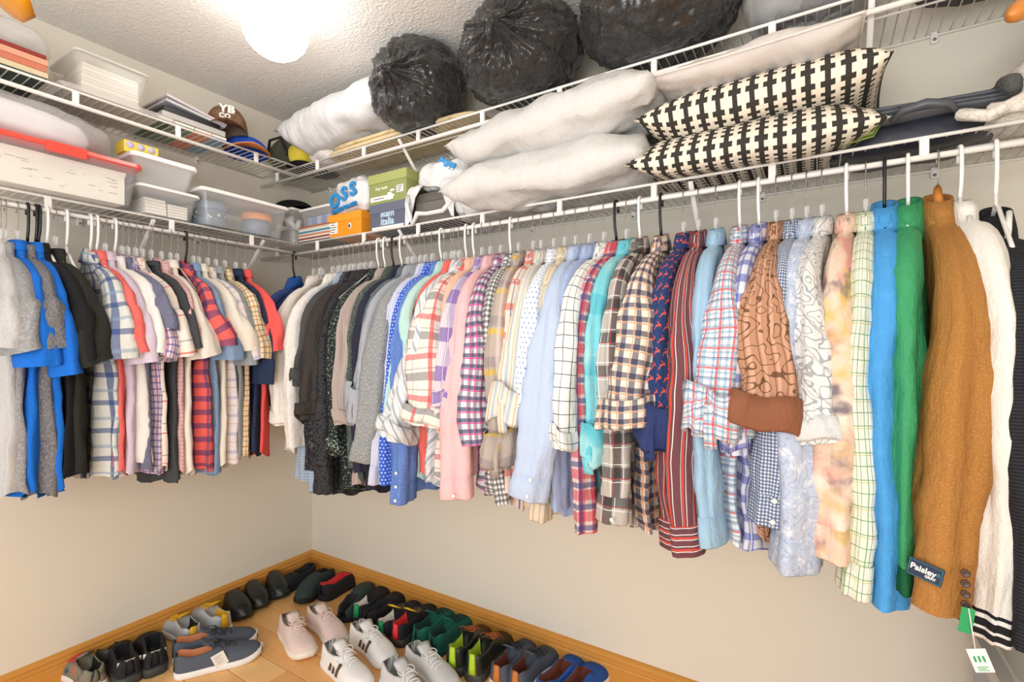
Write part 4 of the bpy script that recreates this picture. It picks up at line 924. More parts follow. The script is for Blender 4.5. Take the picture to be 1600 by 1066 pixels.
# ---------------------------------------------------------------- left upper shelf
y0, y1 = spanL(-40, 48, .28)
m0 = empty('book_stack', (.16, (y0+y1)/2, DU), PI/2, 'stack of red, brown and cream books at the left end of upper shelf', 'books')
for k, (hc, t) in enumerate((('#3c4a44', .012), ('#d9c9a4', .018), ('#c9765a', .022), ('#e4a184', .02), ('#8f2f28', .014))):
    z_ = sum(q for _, q in (('', .012), ('', .018), ('', .022), ('', .02), ('', .014))[:k]); box('book', -.11-.003*k, .1+.004*(k % 2), -.12, .1, z_+.0003*k, z_+t, paper(hc), m0, .0015)
bg = empty('plastic_bag', (.16, (y0+y1)/2, DU+.0875), 0, 'domed clear bag on top of the book stack', 'bag')
blob('bag_film', bg, (0, 0, .045), (.24, .26, .1), clearplast('clear_film2', '#e9ebea', .45, .1), .012, 14, 2.4, 9, floor=0.0, ridge=.6)
tray = empty('storage_tray', (.17, -1.0, DU), PI/2, 'flat clear tray under the tilted document bin', 'tray')
link('tray_body', loft('tray_body', [rrect(.33, .27, 0), rrect(.35, .29, .012), rrect(.345, .285, .012), rrect(.325, .265, .003)], capa=True, capb=True, smooth=False), CLR2, tray)
box('liner_card', -.155, .155, -.125, .125, .0035, .006, paper('#cdbfa8'), tray, 0)
r = clear_bin('clear document bin full of papers on the upper left shelf', .17, -1.02, DU+.0125, .215, .25, .135, None, PI/2, clearplast('bin_plastic2', '#efece2', .2, .15), .84)
link('bin_lid', loft('bin_lid', [rrect(.222, .257, .128), rrect(.225, .26, .134), rrect(.21, .245, .139)], capa=True, capb=True, smooth=False), clearplast('clear_lid', '#efeeea', .5, .1), r)
for k in range(8): box('paper_sheaf', -.085+.001*k, .085, -.095+.001*k, .09, .004+.0135*k, .0165+.0135*k, plain('sheaf%d' % k, ['#efe9df', '#e9dcd6', '#f2eee8', '#e6dfd2'][k % 4], .7), r, .001)
y0, y1 = spanL(246, 350, .26)
m0 = empty('magazine_stack', (.16, (y0+y1)/2, DU), PI/2, 'stack of coloured magazines and a black binder beside the brown cap', 'magazines')
L_ = (y1-y0)/2
for k, hc in enumerate(['#7d8a74', '#e9e4da']):
    box('magazine', -L_, L_*.0-.003, -.12, .11, .011*k, .011*k+.010, paper(hc), m0, .0008)
for k, hc in enumerate(['#d98a6a', '#e4ded4']): box('magazine', .0, L_*.52, -.12, .11, .011*k, .011*k+.010, paper(hc), m0, .0008)
for k, hc in enumerate(['#7d9ab8', '#e9e4da']): box('magazine', L_*.54, L_, -.12, .11, .011*k, .011*k+.010, paper(hc), m0, .0008)
o = box('binder', -L_*.95, L_*.95, -.125, .1, .023, .045, plain('grey_binder', '#b9b7b2', .5), m0, .002)
o = box('binder', -L_*.9, L_*.8, -.12, .1, .046, .068, plain('black_binder', '#1b1b1d', .4), m0, .002)
o = box('plastic_folder', -L_*.95, L_*.9, -.12, .1, .09, .1, clearplast('pink_folder', '#d9cdd2', .85, .2), m0, .001); o.rotation_euler = (0, math.radians(9), 0)
o = box('plastic_folder', -L_*.9, L_*.9, -.12, .1, .076, .086, clearplast('grey_folder', '#cfd0d4', .85, .2), m0, .001); o.rotation_euler = (0, math.radians(6), 0)
# ---------------------------------------------------------------- upper shelf, corner to the right
o = empty('duffel_bag', (.13, -.2, DU), 0, 'dark olive rounded bag in the upper corner', 'bag')
blob('bag_body', o, (0, 0, .1), (.24, .2, .2), plain('olive_nylon', '#4d5244', .5, (20, .4)), .014, 12, 2.4, 21, floor=0.0, ridge=.3)
link('bag_strap', tube('bag_strap', [(-.08, -.1, .08), (-.03, -.115, .16), (.05, -.11, .16), (.09, -.1, .07)], .007, 6), M_bp, o)
o = empty('yellow_bag', (.31, -.2, DU), 0, 'bright yellow bag with black base beneath the upper pillow', 'bag')
blob('bag_body', o, (-.03, 0, .065), (.12, .24, .13), f('yellow', '#ecd94e'), .01, 12, 3, 31, floor=0.0); blob('bag_base', o, (-.03, 0, .012), (.14, .25, .022), BKc, .003, 12, 4, 32, floor=0.0)
o = empty('fabric_bundle', (.42, -.2, DU), 0, 'small white lumpy bundle right of the yellow bag', 'bundle')
blob('bundle_cloth', o, (.01, 0, .05), (.19, .2, .1), f('bundlew', '#eae4e0', bump=.6), .014, 16, 2.6, 33, floor=0.0, ridge=.5)
x0, x1 = spanR(500, 700, -.25)
o = empty('folded_blanket', ((x0+x1)/2+.12, -.18, DU), 0, 'folded tan blanket with brown print under the pillow and first black bag', 'blanket')
TANB = f('tanprint', '#d9c39a', [('blot', 14, .58, '#8a6a3c', .7), ('blot', 18, .6, '#c9a55c', .7, 4)])
blob('blanket_layer', o, (0, .0, .012), (x1-x0+.1, .24, .022), TANB, .003, 9, 6, 41, floor=0.0); blob('blanket_layer', o, (-.13, .0, .034), (x1-x0-.25, .23, .022), TANB, .003, 9, 6, 42, floor=.022)
x0, x1 = spanR(448, 612, -.36)
pillow('white satin pillow tilted on the upper shelf beside the black bags', 'pillow', 'pillow', (x0+x1)/2-.01, -.24, DU+.045, x1-x0, .34, .21, PW2, math.radians(2), math.radians(-5), 0, .0, 1.6, seed=77)
# black rubbish bags
BAGM = NT('black_film', .2); BAGM.col(lin('#1f1f20')); bc = BAGM.coord('Object')
bn1 = BAGM.noise(bc, 26, 6, .7); bn2 = BAGM.noise(BAGM.scaled(bc, (1, 1, 1)), 75, 3, .6)
BAGM.bump(BAGM.math('ADD', bn1, BAGM.math('MULTIPLY', bn2, .3)), .9, .05); BAGM.b.inputs['Specular IOR Level'].default_value = 1.0; BAGM.b.inputs['Coat Weight'].default_value = .6; BAGM.b.inputs['Coat Roughness'].default_value = .12
def rubbish(label, cx, cy, cz, rx, ry, rz_, axis, seed, zmin):
    r = empty('rubbish_bag', (cx, cy, zmin), 0, label, 'bag'); ax = Vector(axis).normalized()
    u_ = ax.cross(Vector((0, 0, 1))).normalized(); v_ = u_.cross(ax); N = 150; M2 = 64; off = Vector((seed*5.1, 2, 7)); rings = []
    for i in range(M2+1):
        ph = .035+(PI-.05)*(i/M2)**1.25; ring = []
        for j in range(N):
            th = 2*PI*j/N
            d = ax*math.cos(ph)+(u_*math.cos(th)+v_*math.sin(th))*math.sin(ph)
            pl = math.exp(-ph*1.25)
            w_ = (math.sin(9*th+seed+1.5*math.sin(2*th))*.5+math.sin(17*th+seed*2+ph)*.35+math.sin(29*th+seed*3)*.25)*min(1, ph*3)
            k = 1+.13*w_*pl+.06*MN.noise(d*3.2+off)+.03*MN.noise(d*8+off)+.075*(.35-abs(MN.noise(d*6+off)))+.05*(.35-abs(MN.noise(Vector((d.x*16, d.y*16, d.z*9))+off)))+.02*(.35-abs(MN.noise(d*34+off)))
            k += .12*math.exp(-(ph/.16)**2)-.07*math.exp(-((ph-.34)/.16)**2)
            q = Vector((d.x*rx, d.y*ry, d.z*rz_))*k+Vector((0, 0, cz-zmin))
            q.z = max(q.z, .0); q.z = min(q.z, CH-zmin-.012)
            ring.append(q)
        rings.append(ring)
    link('bag_body', loft('bag_body', rings, capa=True, capb=True), BAGM.m, r)
    K = Vector((ax.x*rx, ax.y*ry, ax.z*rz_))*1.1+Vector((0, 0, cz-zmin))
    blob('knot', r, K, (.045, .04, .04), BAGM.m, .012, 40, 2, seed, N=20, M_=14, ridge=.6)
    for sg, a in ((1, .4), (-1, 2.6), (1, -1.1)):
        e = (u_*math.cos(a)+v_*math.sin(a)); pts = [K+e*(.012*k)+ax*(.01*math.sin(k))+Vector((0, 0, -.003*k)) for k in range(5)]
        link('tie_end', tube('tie_end', pts, [.008, .010, .012, .013, .006], 6), BAGM.m, r)
    return r
rubbish('black rubbish bag nearest the upper white pillow, smallest of three', 1.06, -.29, 2.275, .185, .18, .178, (.1, -1, -.06), 1, DU)
rubbish('middle black rubbish bag with tight pleated knot', 1.52, -.275, 2.28, .215, .19, .18, (.12, -1, -.02), 2.4, DU)
rubbish('large black rubbish bag on the right, partly out of frame', 2.0, -.265, 2.28, .235, .19, .18, (.25, -1, .5), 3.7, DU)
o = empty('plastic_bag', (2.41, -.22, DU), 0, 'clear plastic bag of grey cloth right of the black rubbish bags', 'bag')
blob('cloth', o, (0, 0, .1), (.3, .24, .19), f('greycloth', '#8e8c8c'), .014, 9, 3, 51, floor=.003, ridge=.4); blob('bag_film', o, (0, 0, .115), (.36, .3, .23), clearplast('clear_film3', '#dfe2e4', .4, .08), .016, 12, 2.8, 52, floor=0.0, ridge=.7)
o = empty('garment_bag', (2.84, -.2, DU), 0, 'dark grey folded garment bag at the right of the upper shelf', 'bag')
blob('bag_body', o, (0, 0, .06), (.46, .26, .12), f('dkgrey', '#5c5a5c', [('blot', 22, .6, '#7a5560', .5)]), .012, 8, 3.4, 53, floor=0.0, ridge=.5); link('bag_strap', tube('bag_strap', [(-.18, -.13, .06), (-.05, -.15, .03), (.1, -.145, .05), (.2, -.13, .03)], .006, 6), BKc, o)
# ---------------------------------------------------------------- folded dark bag and white knit on lower shelf, right
NYL = plain('dark_nylon', '#2b2c38', .45, (24, .5)); GRL = plain('grey_leather', '#4c4e55', .35, (30, .3)); FUR = plain('rough_grey_edge', '#5a5a56', .95, (160, 1.0))
o = empty('folded_tote', (2.615, -.2, DL-.012), 0, 'dark folded tote bag with grey flaps and handle, right of the cushions', 'bag')
blob('bag_body', o, (.0, .02, .035), (.3, .2, .07), NYL, .008, 12, 4, 61, floor=0.0)
for k in range(3):
    rings = []
    for i in range(13):
        s = i/12; x = -.13+.27*s; zz = .058+.017*k+.006*math.sin(s*3+k)
        rings.append([(x, -.115+.01*k, zz), (x, -.11+.01*k, zz+.006), (x, 0, zz+.012), (x, .1, zz+.008), (x, .1, zz+.002), (x, 0, zz+.002)])
    link('flap', loft('flap', rings, capa=True, capb=True), GRL, o)
blob('rough_edge', o, (-.14, -.03, .085), (.045, .16, .05), FUR, .006, 40, 3, 64); blob('rough_edge', o, (.15, -.03, .09), (.045, .17, .055), FUR, .006, 40, 3, 65)
link('handle', tube('handle', [(-.06, -.12, .05), (-.04, -.135, .066), (.0, -.14, .07), (.04, -.135, .062), (.055, -.125, .045)], [.006, .01, .011, .01, .006], 8), GRL, o)
o = empty('strap_roll', (2.475, -.24, DL), 0, 'dark strap with olive and yellow-green edge beside the lower cushion', 'strap')
blob('strap_body', o, (-.0, .05, .03), (.12, .16, .06), NYL, .008, 20, 3, 66, floor=0.0)
link('strap_loop', tube('strap_loop', [(-.05, -.05, .015), (.0, -.06, .02), (.045, -.06, .026), (.055, -.055, .04), (.03, -.05, .048), (-.03, -.04, .04)], .010, 8), f('olivestrap', '#5f7a34', [('v', .01, .004, '#b9c878', .8)]), o)
KN = f('whiteknit', '#eee8de', [('cell', 60, .08, '#d3cabd', .6)], bump=1.0)
o = empty('knit_throw', (2.865, -.2, DL), 0, 'white crochet throw draped at the right end of the lower shelf', 'throw')
rings = []
for i in range(22):
    s = i/21; ring = []
    for j in range(24):
        th = 2*PI*j/24; W2 = lerp(.17, .10, s); q = Vector((W2*math.cos(th)+.1*s, .13*math.sin(th), .27*s)); q += Vector((1, 0, 0))*.02*MN.noise(q*14); q.y += .014*math.sin(th*6); ring.append(q)
    rings.append(ring)
link('throw_cloth', loft('throw_cloth', rings, capa=True, capb=True), KN, o)
for k in range(4): link('fringe_loop', tube('fringe_loop', [(-.17+.05*k, -.1, .03), (-.19+.05*k, -.135, .02), (-.15+.05*k, -.15, .002+.01*k), (-.09+.05*k, -.14, .03), (-.05+.04*k, -.12, .09)], .013, 8), KN, o)
# ================================================================ shoes
WP_ = [(0, .30), (.03, .62), (.08, .78), (.2, .82), (.38, .78), (.5, .84), (.65, .98), (.75, 1.0), (.86, .90), (.93, .72), (.98, .42), (1, .2)]
def shoe(label, name, heel, toe, up, sole, lining, kind='sneaker', L=.285, Wd=.1, lace=None, stripe=None, solecol2=None, heeltab=None, hh=.07, open_to=.42, tongue=None, soleh=.022, extra=None, group=None, mirror=1):
    a = onZ(*heel, 0.0); b = onZ(*toe, 0.0); d = Vector((b.x-a.x, b.y-a.y)); dl = d.length; d.normalize()
    if kind in ('clogtoe',): pass
    ang = math.atan2(d.y, d.x)-PI/2
    r = empty(name, (a.x, a.y, 0), ang, label, 'shoe', group)
    rnd = random.Random(hash_s(label)); NS = 26; K = 17
    SH = soleh
    hp = {'sneaker': [(0, hh*.9), (.06, hh), (.2, hh*.8), (.36, hh*.84), (.46, hh*1.02), (.6, hh*.82), (.78, .046), (.92, .036), (1, .014)],
          'slip': [(0, hh*.9), (.06, hh*.92), (.2, hh*.72), (.34, hh*.74), (.46, hh*.86), (.6, hh*.74), (.78, .044), (.92, .034), (1, .012)],
          'clog': [(0, .035), (.06, .05), (.2, .055), (.34, .066), (.46, .078), (.6, .074), (.78, .062), (.92, .046), (1, .016)]}[kind]
    rings = []; w_at = lambda s: interp(WP_, s)*Wd/2
    S_ = [0, .012, .035, .07]+[.07+.93*(k/22) for k in range(1, 22)]+[1.0]
    so = .02
    for s in S_:
        w = w_at(s); h = interp(hp, s); y = s*L+.004*(0 if s else 1)
        cxl = .008*math.sin(PI*s)*mirror
        opn = so < s < open_to
        pts = []
        for k in range(K):
            q = k/(K-1)
            if opn:
                rim = h
                bul = lambda t: w*(1-.22*t*t)
                if k <= 5: t = k/5; x = -bul(t); z = rim*t
                elif k == 6: x = -bul(1)+.006; z = rim+.001
                elif k == 7: x = -bul(1)+.010; z = rim*.35
                elif k == 8: x = 0; z = .006
                elif k == 9: x = bul(1)-.010; z = rim*.35
                elif k == 10: x = bul(1)-.006; z = rim+.001
                else: t = (16-k)/5; x = bul(t); z = rim*t
            else:
                th = PI*(1-q); e = .75
                x = w*math.copysign(abs(math.cos(th))**e, math.cos(th)); z = h*abs(math.sin(th))**.72
            pts.append((x+cxl, y, SH*.75+z))
        rings.append(pts)
    ns = len(S_)
    mi = lambda i, j: 1 if (5 < j < 10 and S_[i] > so and S_[i+1] < open_to+.03) else 0
    # loft expects open strip
    me = loft('upper', rings, closed=False, mi=mi)
    link('upper', me, [up, lining], r)
    sr = []
    def outline(z, k):
        o = []
        for s in S_: o.append((-w_at(s)*k+.008*math.sin(PI*s)*mirror, (s-.5)*L*(1+(k-1)*.35)+L/2, z+(.012*sm(.8, 1, s))))
        for s in S_[::-1][1:-1]: o.append((w_at(s)*k+.008*math.sin(PI*s)*mirror, (s-.5)*L*(1+(k-1)*.35)+L/2, z+(.012*sm(.8, 1, s))))
        return o
    rr = [outline(0, .93), outline(.003, 1.05), outline(SH*.55, 1.08), outline(SH, 1.06), outline(SH+.004, 1.0)]
    link('sole', loft('sole', rr, capa=True, capb=True), sole, r)
    if solecol2: link('outsole', loft('outsole', [outline(-.0005, .95), outline(.0, 1.07), outline(SH*.3, 1.1), outline(SH*.34, 1.05)], capa=True, capb=True), solecol2, r)
    zt = SH*.75+interp(hp, .44)
    if tongue or lace:
        tr = []
        for q in range(7):
            t = q/6; y = L*lerp(.56, .30, t); z = SH*.75+interp(hp, .56)*.97+.004+t*t*.034; ww = .021+.008*t
            tr.append([(-ww, y, z-.003), (-ww*.5, y, z+.003), (0, y, z+.005), (ww*.5, y, z+.003), (ww, y, z-.003), (0, y, z-.003)])
        link('tongue', loft('tongue', tr, capa=True, capb=True), tongue or up, r)
    if lace:
        for k in range(5):
            s = .44+.055*k; y = s*L; z = SH*.75+interp(hp, s)+.0045; sg = (-1)**k
            link('lace', tube('lace', [(-.024, y-.004*sg, z-.010), (-.012, y-.002*sg, z+.001), (0, y, z+.003), (.012, y+.002*sg, z+.001), (.024, y+.004*sg, z-.010)], .0021, 6), lace, r)
        y = .42*L; z = zt+.008
        for sg in (1, -1): link('lace_bow', tube('lace_bow', [(sg*.030*math.sin(q*PI)*(1+.1*q), y-.012*math.sin(q*2*PI)+.012*q, z-.002+.007*math.sin(q*PI)-.012*math.sin(q*PI)*q) for q in [k/12 for k in range(13)]], .0016, 6), lace, r)
        for sg in (1, -1): link('lace_end', tube('lace_end', [(0, y, z-.001), (sg*.012, y+.012, z+.002), (sg*.022, y+.024, z-.006), (sg*.030, y+.036, z-.018)], .0015, 6), lace, r)
    if stripe:
        for sd in (1, -1):
            for k in range(3):
                s = .34+.095*k; y = s*L
                pts = []
                for t in (0, .5, 1):
                    w = w_at(s+.05*t); z = SH+.004+.046*t; x = sd*(w*(1-.22*t*t)+.0025-.004*t)+.008*math.sin(PI*s)*mirror
                    pts.append([(x, y+.014*t-.009, z), (x, y+.014*t+.007, z), (x-sd*.004, y+.014*t+.007, z), (x-sd*.004, y+.014*t-.009, z)])
                link('side_stripe', loft('side_stripe', pts, capa=True, capb=True, smooth=False), stripe, r)
    if heeltab:
        link('heel_tab', loft('heel_tab', [[(-.016*k_, y_+.006, z), (-.008*k_, y_, z), (.008*k_, y_, z), (.016*k_, y_+.006, z), (.0, y_+.008, z)] for k_, z, y_ in ((1.2, SH+.004, -.003), (1, SH+.03, -.003), (.9, SH+hh*.7, -.002), (.8, SH+hh*.92, -.001))], capa=True, capb=True), heeltab, r)
    if extra: extra(r, L, Wd, SH, hh)
    return r
def sf(n, h, rough=.75, sp=.3, bm=(60, .25)): return plain(n, h, rough, bm)
SBLK = sf('black_leather', '#202421', .35, bm=(30, .15)); SBL2 = sf('black_shoe_fabric', '#1a1b20', .8); SWHT = sf('white_shoe', '#eeece8', .6); SPNK = sf('pale_pink_knit', '#ead3ca', .85, bm=(220, .4)); SSOL = sf('cream_sole', '#f0e6d6', .5)
SGRY = sf('pale_grey_knit', '#d4d3d4', .8, bm=(200, .4)); SLIN = sf('grey_lining', '#8f928e', .9); SGRN = sf('green_suede', '#15604f', .95, bm=(150, .3)); SGR2 = sf('green_heel', '#15945a', .6); SRED = sf('red_heel', '#e8333c', .6)
SNVY = sf('navy_dark', '#15161c', .8); SGLN = sf('teal_lining', '#143f3c', .9); SSLT = sf('slate_suede', '#4f5663', .95, bm=(150, .3)); STAN = sf('tan_leather', '#c9793c', .5); SBLU = sf('blue_canvas', '#2554a4', .9, bm=(200, .3)); SBRN = sf('brown_insole', '#6a3320', .7)
SNEO = sf('neon_green', '#b4d832', .5); SDKG = sf('dark_grey_rubber', '#3a3b38', .6); SCHR = sf('charcoal_canvas', '#565c68', .95, bm=(180, .3)); SORG = sf('orange_lining', '#dd8a5c', .7); STEA = sf('dark_teal_knit', '#2c3d3c', .85, bm=(100, .3)); SSTR = sf('brown_stripe', '#5a4636', .6)
SYEL = sf('yellow_shoe', '#e6b424', .6); SSIL = sf('silver_grey', '#b9bcc0', .5); SMLT = f('camo_print', '#8f8a78', [('blot', 16, .5, '#3a4a5a', .9), ('blot', 20, .56, '#e0705c', .9, 4)]); SLAC = sf('speckled_lace', '#c46a3a', .8); SDLC = sf('dark_lace', '#30343c', .8); SWLC = sf('white_lace', '#f4f2ee', .8)
P_ = [
# label, heel px, toe px, upper, sole, lining, opts
('pale pink knit trainer, left one of the pair, cream sole', (447, 985), (497, 1048), SPNK, SSOL, SLIN, dict(lace=SPNK)),
('pale pink knit trainer behind its pair, toe under the white one', (487, 972), (540, 1018), SPNK, SSOL, SLIN, dict(lace=SPNK, mirror=-1)),
('white trainer with three brown stripes, nearest the pink pair', (512, 1032), (585, 1090), SWHT, SWHT, SLIN, dict(lace=SWLC, stripe=SSTR)),
('white trainer with three brown stripes and loose tongue, behind its pair', (554, 1000), (620, 1052), SWHT, SWHT, SLIN, dict(lace=SWLC, stripe=SSTR, tongue=SWHT, mirror=-1)),
('pale grey knit trainer at the bottom edge, left of its pair', (604, 1062), (680, 1125), SGRY, SWHT, SLIN, dict(lace=SWLC)),
('pale grey knit trainer at the bottom edge, pointed tongue up', (640, 1036), (712, 1090), SGRY, SWHT, SLIN, dict(lace=SWLC, tongue=SGRY, mirror=-1)),
('dark slip-on with bright red insole near the corner', (502, 940), (553, 908), SBL2, SBL2, SRED, dict(kind='slip', open_to=.6)),
('dark teal clog by the corner, left of the red-insole shoe', (516, 905), (474, 942), STEA, SBL2, SBL2, dict(kind='clog', open_to=.34)),
('black leather clog beside the dark teal one, toe towards the room', (420, 905), (452, 952), SBLK, SBLK, SBL2, dict(kind='clog', open_to=.34)),
('middle black leather clog of the three by the left wall', (386, 920), (421, 968), SBLK, SBLK, SBL2, dict(kind='clog', open_to=.34)),
('black leather clog nearest the yellow shoes', (355, 936), (391, 978), SBLK, SBLK, SBL2, dict(kind='clog', open_to=.34)),
('dark navy shoe tucked right in the corner', (490, 903), (452, 922), SNVY, SBL2, SBL2, dict(kind='slip', open_to=.34)),
('dark teal mesh shoe beside the green-heeled pair', (535, 974), (577, 926), STEA, SBL2, SBL2, dict(kind='clog', open_to=.34)),
('black shoe with green heel and white collar, left one', (556, 974), (600, 932), SNVY, SBL2, SWHT, dict(kind='slip', hh=.065, heeltab=SGR2)),
('plain black-purple shoe between the green-heeled and red-heeled ones', (574, 984), (622, 942), SNVY, SBL2, SBL2, dict(kind='slip')),
('black trainer with green heel and striped tongue', (594, 1004), (646, 958), SNVY, SDKG, SWHT, dict(lace=SDLC, heeltab=SGR2, tongue=SYEL)),
('black trainer with red heel and thick dark sole', (617, 1012), (672, 966), SNVY, SDKG, SRED, dict(lace=SDLC, heeltab=SRED, tongue=SYEL, soleh=.03, mirror=-1)),
('dark green suede trainer, left of its pair', (651, 1014), (694, 976), SGRN, SGRN, SGLN, dict(lace=SGLN)),
('dark green suede trainer, right of its pair', (676, 1026), (723, 986), SGRN, SGRN, SGLN, dict(lace=SGLN, mirror=-1)),
('black hiking shoe with neon green heel loop, left of its pair', (706, 1058), (755, 996), SBLK, SDKG, SNEO, dict(lace=SLAC, heeltab=SNEO, hh=.085, soleh=.032)),
('black hiking shoe with neon green heel loop, right of its pair', (737, 1070), (787, 1010), SBLK, SDKG, SNEO, dict(lace=SLAC, heeltab=SNEO, hh=.085, soleh=.032, mirror=-1)),
('slate suede shoe with tan heel strip, left of its pair', (775, 1078), (822, 1022), SSLT, SSOL, SBRN, dict(lace=SDLC, heeltab=STAN)),
('slate suede shoe with tan heel strip, right of its pair', (804, 1088), (852, 1040), SSLT, SSOL, SBRN, dict(lace=SDLC, heeltab=STAN, mirror=-1)),
('blue canvas espadrille, left of its pair', (845, 1100), (893, 1052), SBLU, SSOL, SBRN, dict(kind='slip', open_to=.55)),
('blue canvas espadrille, rightmost shoe on the floor', (880, 1115), (930, 1066), SBLU, SSOL, SBRN, dict(kind='slip', open_to=.55, mirror=-1)),
('charcoal canvas lace-up with paper tag, front one of its pair', (272, 1058), (402, 1022), SCHR, SWHT, SORG, dict(lace=SDLC, heeltab=SDKG, L=.3)),
('charcoal canvas lace-up behind the tagged one', (270, 1036), (378, 1006), SCHR, SWHT, SORG, dict(lace=SDLC, heeltab=SDKG, mirror=-1, L=.3)),
('grey and yellow trainer, left of its pair by the wall', (303, 1014), (262, 982), SSIL, SWHT, SNVY, dict(lace=SYEL, heeltab=SYEL, tongue=SYEL, soleh=.026)),
('grey and yellow trainer beside the black clogs', (352, 993), (312, 965), SSIL, SWHT, SYEL, dict(lace=SYEL, heeltab=SYEL, tongue=SYEL, soleh=.026, mirror=-1)),
('black trainer with white insole label, right of its pair', (243, 1058), (228, 1008), SBL2, SDKG, SNVY, dict(kind='slip', open_to=.6, hh=.08, soleh=.03)),
('black trainer with grey toe, left of its pair', (204, 1072), (186, 1022), SBL2, SDKG, SNVY, dict(kind='slip', open_to=.6, hh=.08, soleh=.03, mirror=-1)),
('camouflage and coral trainer at the bottom left edge', (150, 1082), (110, 1050), SMLT, SWHT, SNVY, dict(lace=SRED)),
('grey strap sandal by the left baseboard', (180, 1044), (140, 1026), SDKG, SBLK, SBL2, dict(kind='slip', open_to=.55)),
]
SHOES = {}
for lab, he, to, up, so_, li, ex in P_:
    SHOES[lab] = shoe(lab, {'clog': 'clog', 'slip': 'slip_on_shoe'}.get(ex.get('kind'), 'trainer'), he, to, up, so_, li, **ex)
# paper tag on the charcoal shoe
sh = SHOES['charcoal canvas lace-up with paper tag, front one of its pair']
o = link('paper_tag', loft('paper_tag', [[(x_, 0, z_), (x_, .0006, z_)] for x_, z_ in ((-.02, 0), (.02, 0), (.02, .055), (-.02, .055))]+[[(-.02, 0, 0), (-.02, .0006, 0)]], closed=False, smooth=False), LBL, sh)
o.data = bpy.data.meshes.new('paper_tag'); bm = bmesh.new(); box_bm(bm, -.022, .022, -.0005, .0005, -.03, .03); bm.to_mesh(o.data); bm.free(); o.data.materials.append(LBL)
o.location = (.058, .15, .05); o.rotation_euler = (.0, math.radians(20), PI/2); o.rotation_euler = (math.radians(10), math.radians(-20), math.radians(90))
for k in range(4): q = link('tag_print', mesh('tag_print', [(-.014, -.001, .018-.01*k), (.012-.004*(k % 2), -.001, .018-.01*k), (.012-.004*(k % 2), -.001, .0165-.01*k), (-.014, -.001, .0165-.01*k)], [(0, 1, 2, 3)], smooth=False), INK, o)
# white insole patches on the black pair
for k in ('black trainer with white insole label, right of its pair', 'black trainer with grey toe, left of its pair'):
    link('heel_patch', loft('heel_patch', [[(-.036*a_, y_, .09-.018*a_*0+z_), (.0, y_-.012, .088+z_), (.036*a_, y_, .09+z_), (.036*a_, y_+.006, .07+z_), (0, y_-.007, .066+z_), (-.036*a_, y_+.006, .07+z_)] for a_, y_, z_ in ((.95, .02, 0), (1, .018, 0))], capa=True, capb=True), SWHT, SHOES[k])
# ================================================================ jacket label, tag, drawstrings
def face_front(rt, info, dx, dz, dy=0):
    E = info['E']; return Vector((E.x+dx, E.y-info['wa']*1.12-dy, E.z+dz))
rt, info = BLZ
NVL = plain('navy_label', '#1d2a4a', .6); TEA = plain('teal_edge', '#2f8a84', .6)
o = empty('e', (0, 0, 0)); bpy.data.objects.remove(o)
P0 = face_front(rt, info, -.022, .075)
b1 = box('brand_label', -.034, .034, -.001, .001, -.02, .02, NVL, rt, .0005); b1.scale = (.74, 1, .8); b1.location = P0; b1.rotation_euler = (0, .2, -.35)
for x_, z_, w_, h_ in ((0, .0175, .062, .001), (0, -.0175, .062, .001), (-.031, 0, .001, .035), (.031, 0, .001, .035)): box('label_edge', x_-w_/2, x_+w_/2, -.0016, -.0009, z_-h_/2, z_+h_/2, TEA, b1, 0)
text('lettering', 'Paisley', .0185, LBL, b1, (-.004, -.0013, .002), (PI/2, 0, 0), bold=.0005); text('lettering', '&', .012, TEA, b1, (.0255, -.0013, .004), (PI/2, 0, 0)); text('lettering', 'GRAY', .008, LBL, b1, (.012, -.0013, -.0095), (PI/2, 0, 0), bold=.0003)
for k in range(4):
    button(face_front(rt, info, .032, .085-.018*k, .0), rt, M_dbtn, .007)
TG = plain('green_tag', '#1f9a5c', .5)
t_ = box('swing_tag', -.009, .009, -.0006, .0006, -.045, 0, TG, rt, .0003); t_.location = face_front(rt, info, .034, .03, .01); t_.rotation_euler = (.1, .1, 0)
t_ = box('swing_tag', -.013, .013, -.0006, .0006, -.04, 0, LBL, rt, .0003); t_.location = face_front(rt, info, .042, -.035, .012); t_.rotation_euler = (.1, -.35, 0)
for k in range(3): box('print_line', -.008+.006*k, -.005+.006*k, -.0012, -.0007, -.022, -.012, TG, t_, 0)
for k in range(3): box('print_line', -.008, .007-.003*(k % 2), -.0012, -.0007, -.031-.003*k, -.030-.003*k, TG, t_, 0)
link('tag_string', tube('tag_string', [face_front(rt, info, .034, .03, .01), face_front(rt, info, .037, -.0, .014), face_front(rt, info, .042, -.035, .012)], .0009, 5), LBL, rt)
rt, info = HOOD
zz = 1.5-info['zh']
CRD = plain('white_cord', '#efece6', .8)
for sg in (-1, 1):
    link('drawstring', tube('drawstring', [(sg*.03-.02, -.075, zz+.03), (sg*.03-.025, -.1, zz-.01), (sg*.03-.03, -.11, zz-.05), (sg*.03-.03, -.112, zz-.07)], .005, 8), CRD, rt)
    for k in range(5): link('tassel_thread', tube('tassel_thread', [(sg*.03-.03, -.112, zz-.065), (sg*.03-.04+.006*k, -.118, zz-.085), (sg*.03-.046+.009*k, -.118, zz-.1)], .0018, 5), CRD, rt)
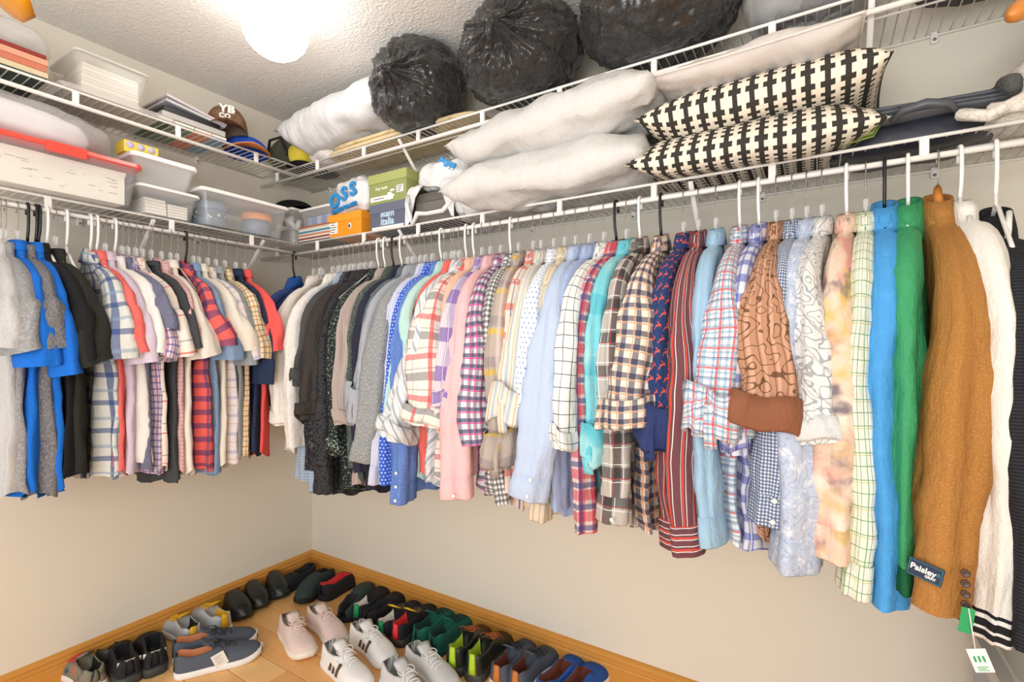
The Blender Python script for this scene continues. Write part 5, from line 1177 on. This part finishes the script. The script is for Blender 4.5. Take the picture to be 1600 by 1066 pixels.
# ================================================================ near wooden hangers at the frame edge
def wood_hanger(label, x, y, z, rz, mat, L, wide, drop=.15):
    r = empty('wooden_hanger', (x, y, z), rz, label, 'hanger')
    link('hook', tube('hook', [(0, .0135, -.012), (0, .0125, .004), (0, .01, .012), (0, 0, .0155), (0, -.01, .012), (0, -.0135, 0), (0, -.013, -.04), (0, 0, -.07), (0, 0, -.09)], .0018, 6), M_steel, r)
    rings = []
    for i in range(31):
        s = (i-15)/15; a = s*L; zc = -.09-drop*abs(s)**1.3; t = lerp(.009, wide, sm(.2, .9, abs(s))); h = lerp(.02, .022, abs(s)); e = math.sqrt(max(.0, 1-max(0, (abs(s)-.82)/.18)**2.2))+.02
        rings.append([(t*e*math.cos(q)+.05*s*s*(1 if wide > .03 else .2), a, zc+h*e*math.sin(q)) for q in [2*PI*j/14 for j in range(14)]])
    link('shoulder_bar', loft('shoulder_bar', rings, capa=True, capb=True), mat, r)
    return r
wood_hanger('bare orange wooden hanger on the upper rail at the right edge', 2.875, -.31, ZU-.045+.0, math.radians(-48), M_wood, .22, .02, .08)
hk = link('ceiling_hook', tube('ceiling_hook', [(0, 0, 0), (0, 0, -.255), (0, .012, -.27), (0, .0, -.288), (0, -.012, -.275)], .003, 8), M_steel); hk.location = (1.01, -1.62, CH); tag(hk, 'small steel hook screwed into the ceiling above the amber hanger', 'hook')
wood_hanger('broad amber wooden hanger end hanging at the top left corner', 1.01, -1.62, CH-.30, math.radians(-8), M_amber, .20, .062, .14)
# ================================================================ laundry bin bottom right
o = empty('storage_tote', (2.98, -.36, 0), 0, 'tall grey-blue tote with pale grey lid in the bottom right corner', 'bin')
TBm = plain('tote_blue_grey', '#a9b4c4', .45); TLm = plain('tote_lid_grey', '#cfcac2', .45)
link('tote_body', loft('tote_body', [rrect(.46, .5, 0, .04), rrect(.5, .54, .57, .04), rrect(.48, .52, .57, .04), rrect(.44, .48, .01, .04)], capa=True, capb=True, smooth=False), TBm, o)
link('tote_lid', loft('tote_lid', [rrect(.53, .57, .565, .045), rrect(.54, .58, .57, .045), rrect(.535, .575, .598, .045), rrect(.49, .53, .606, .04), rrect(.47, .51, .598, .04)], capa=True, capb=True, smooth=False), TLm, o)
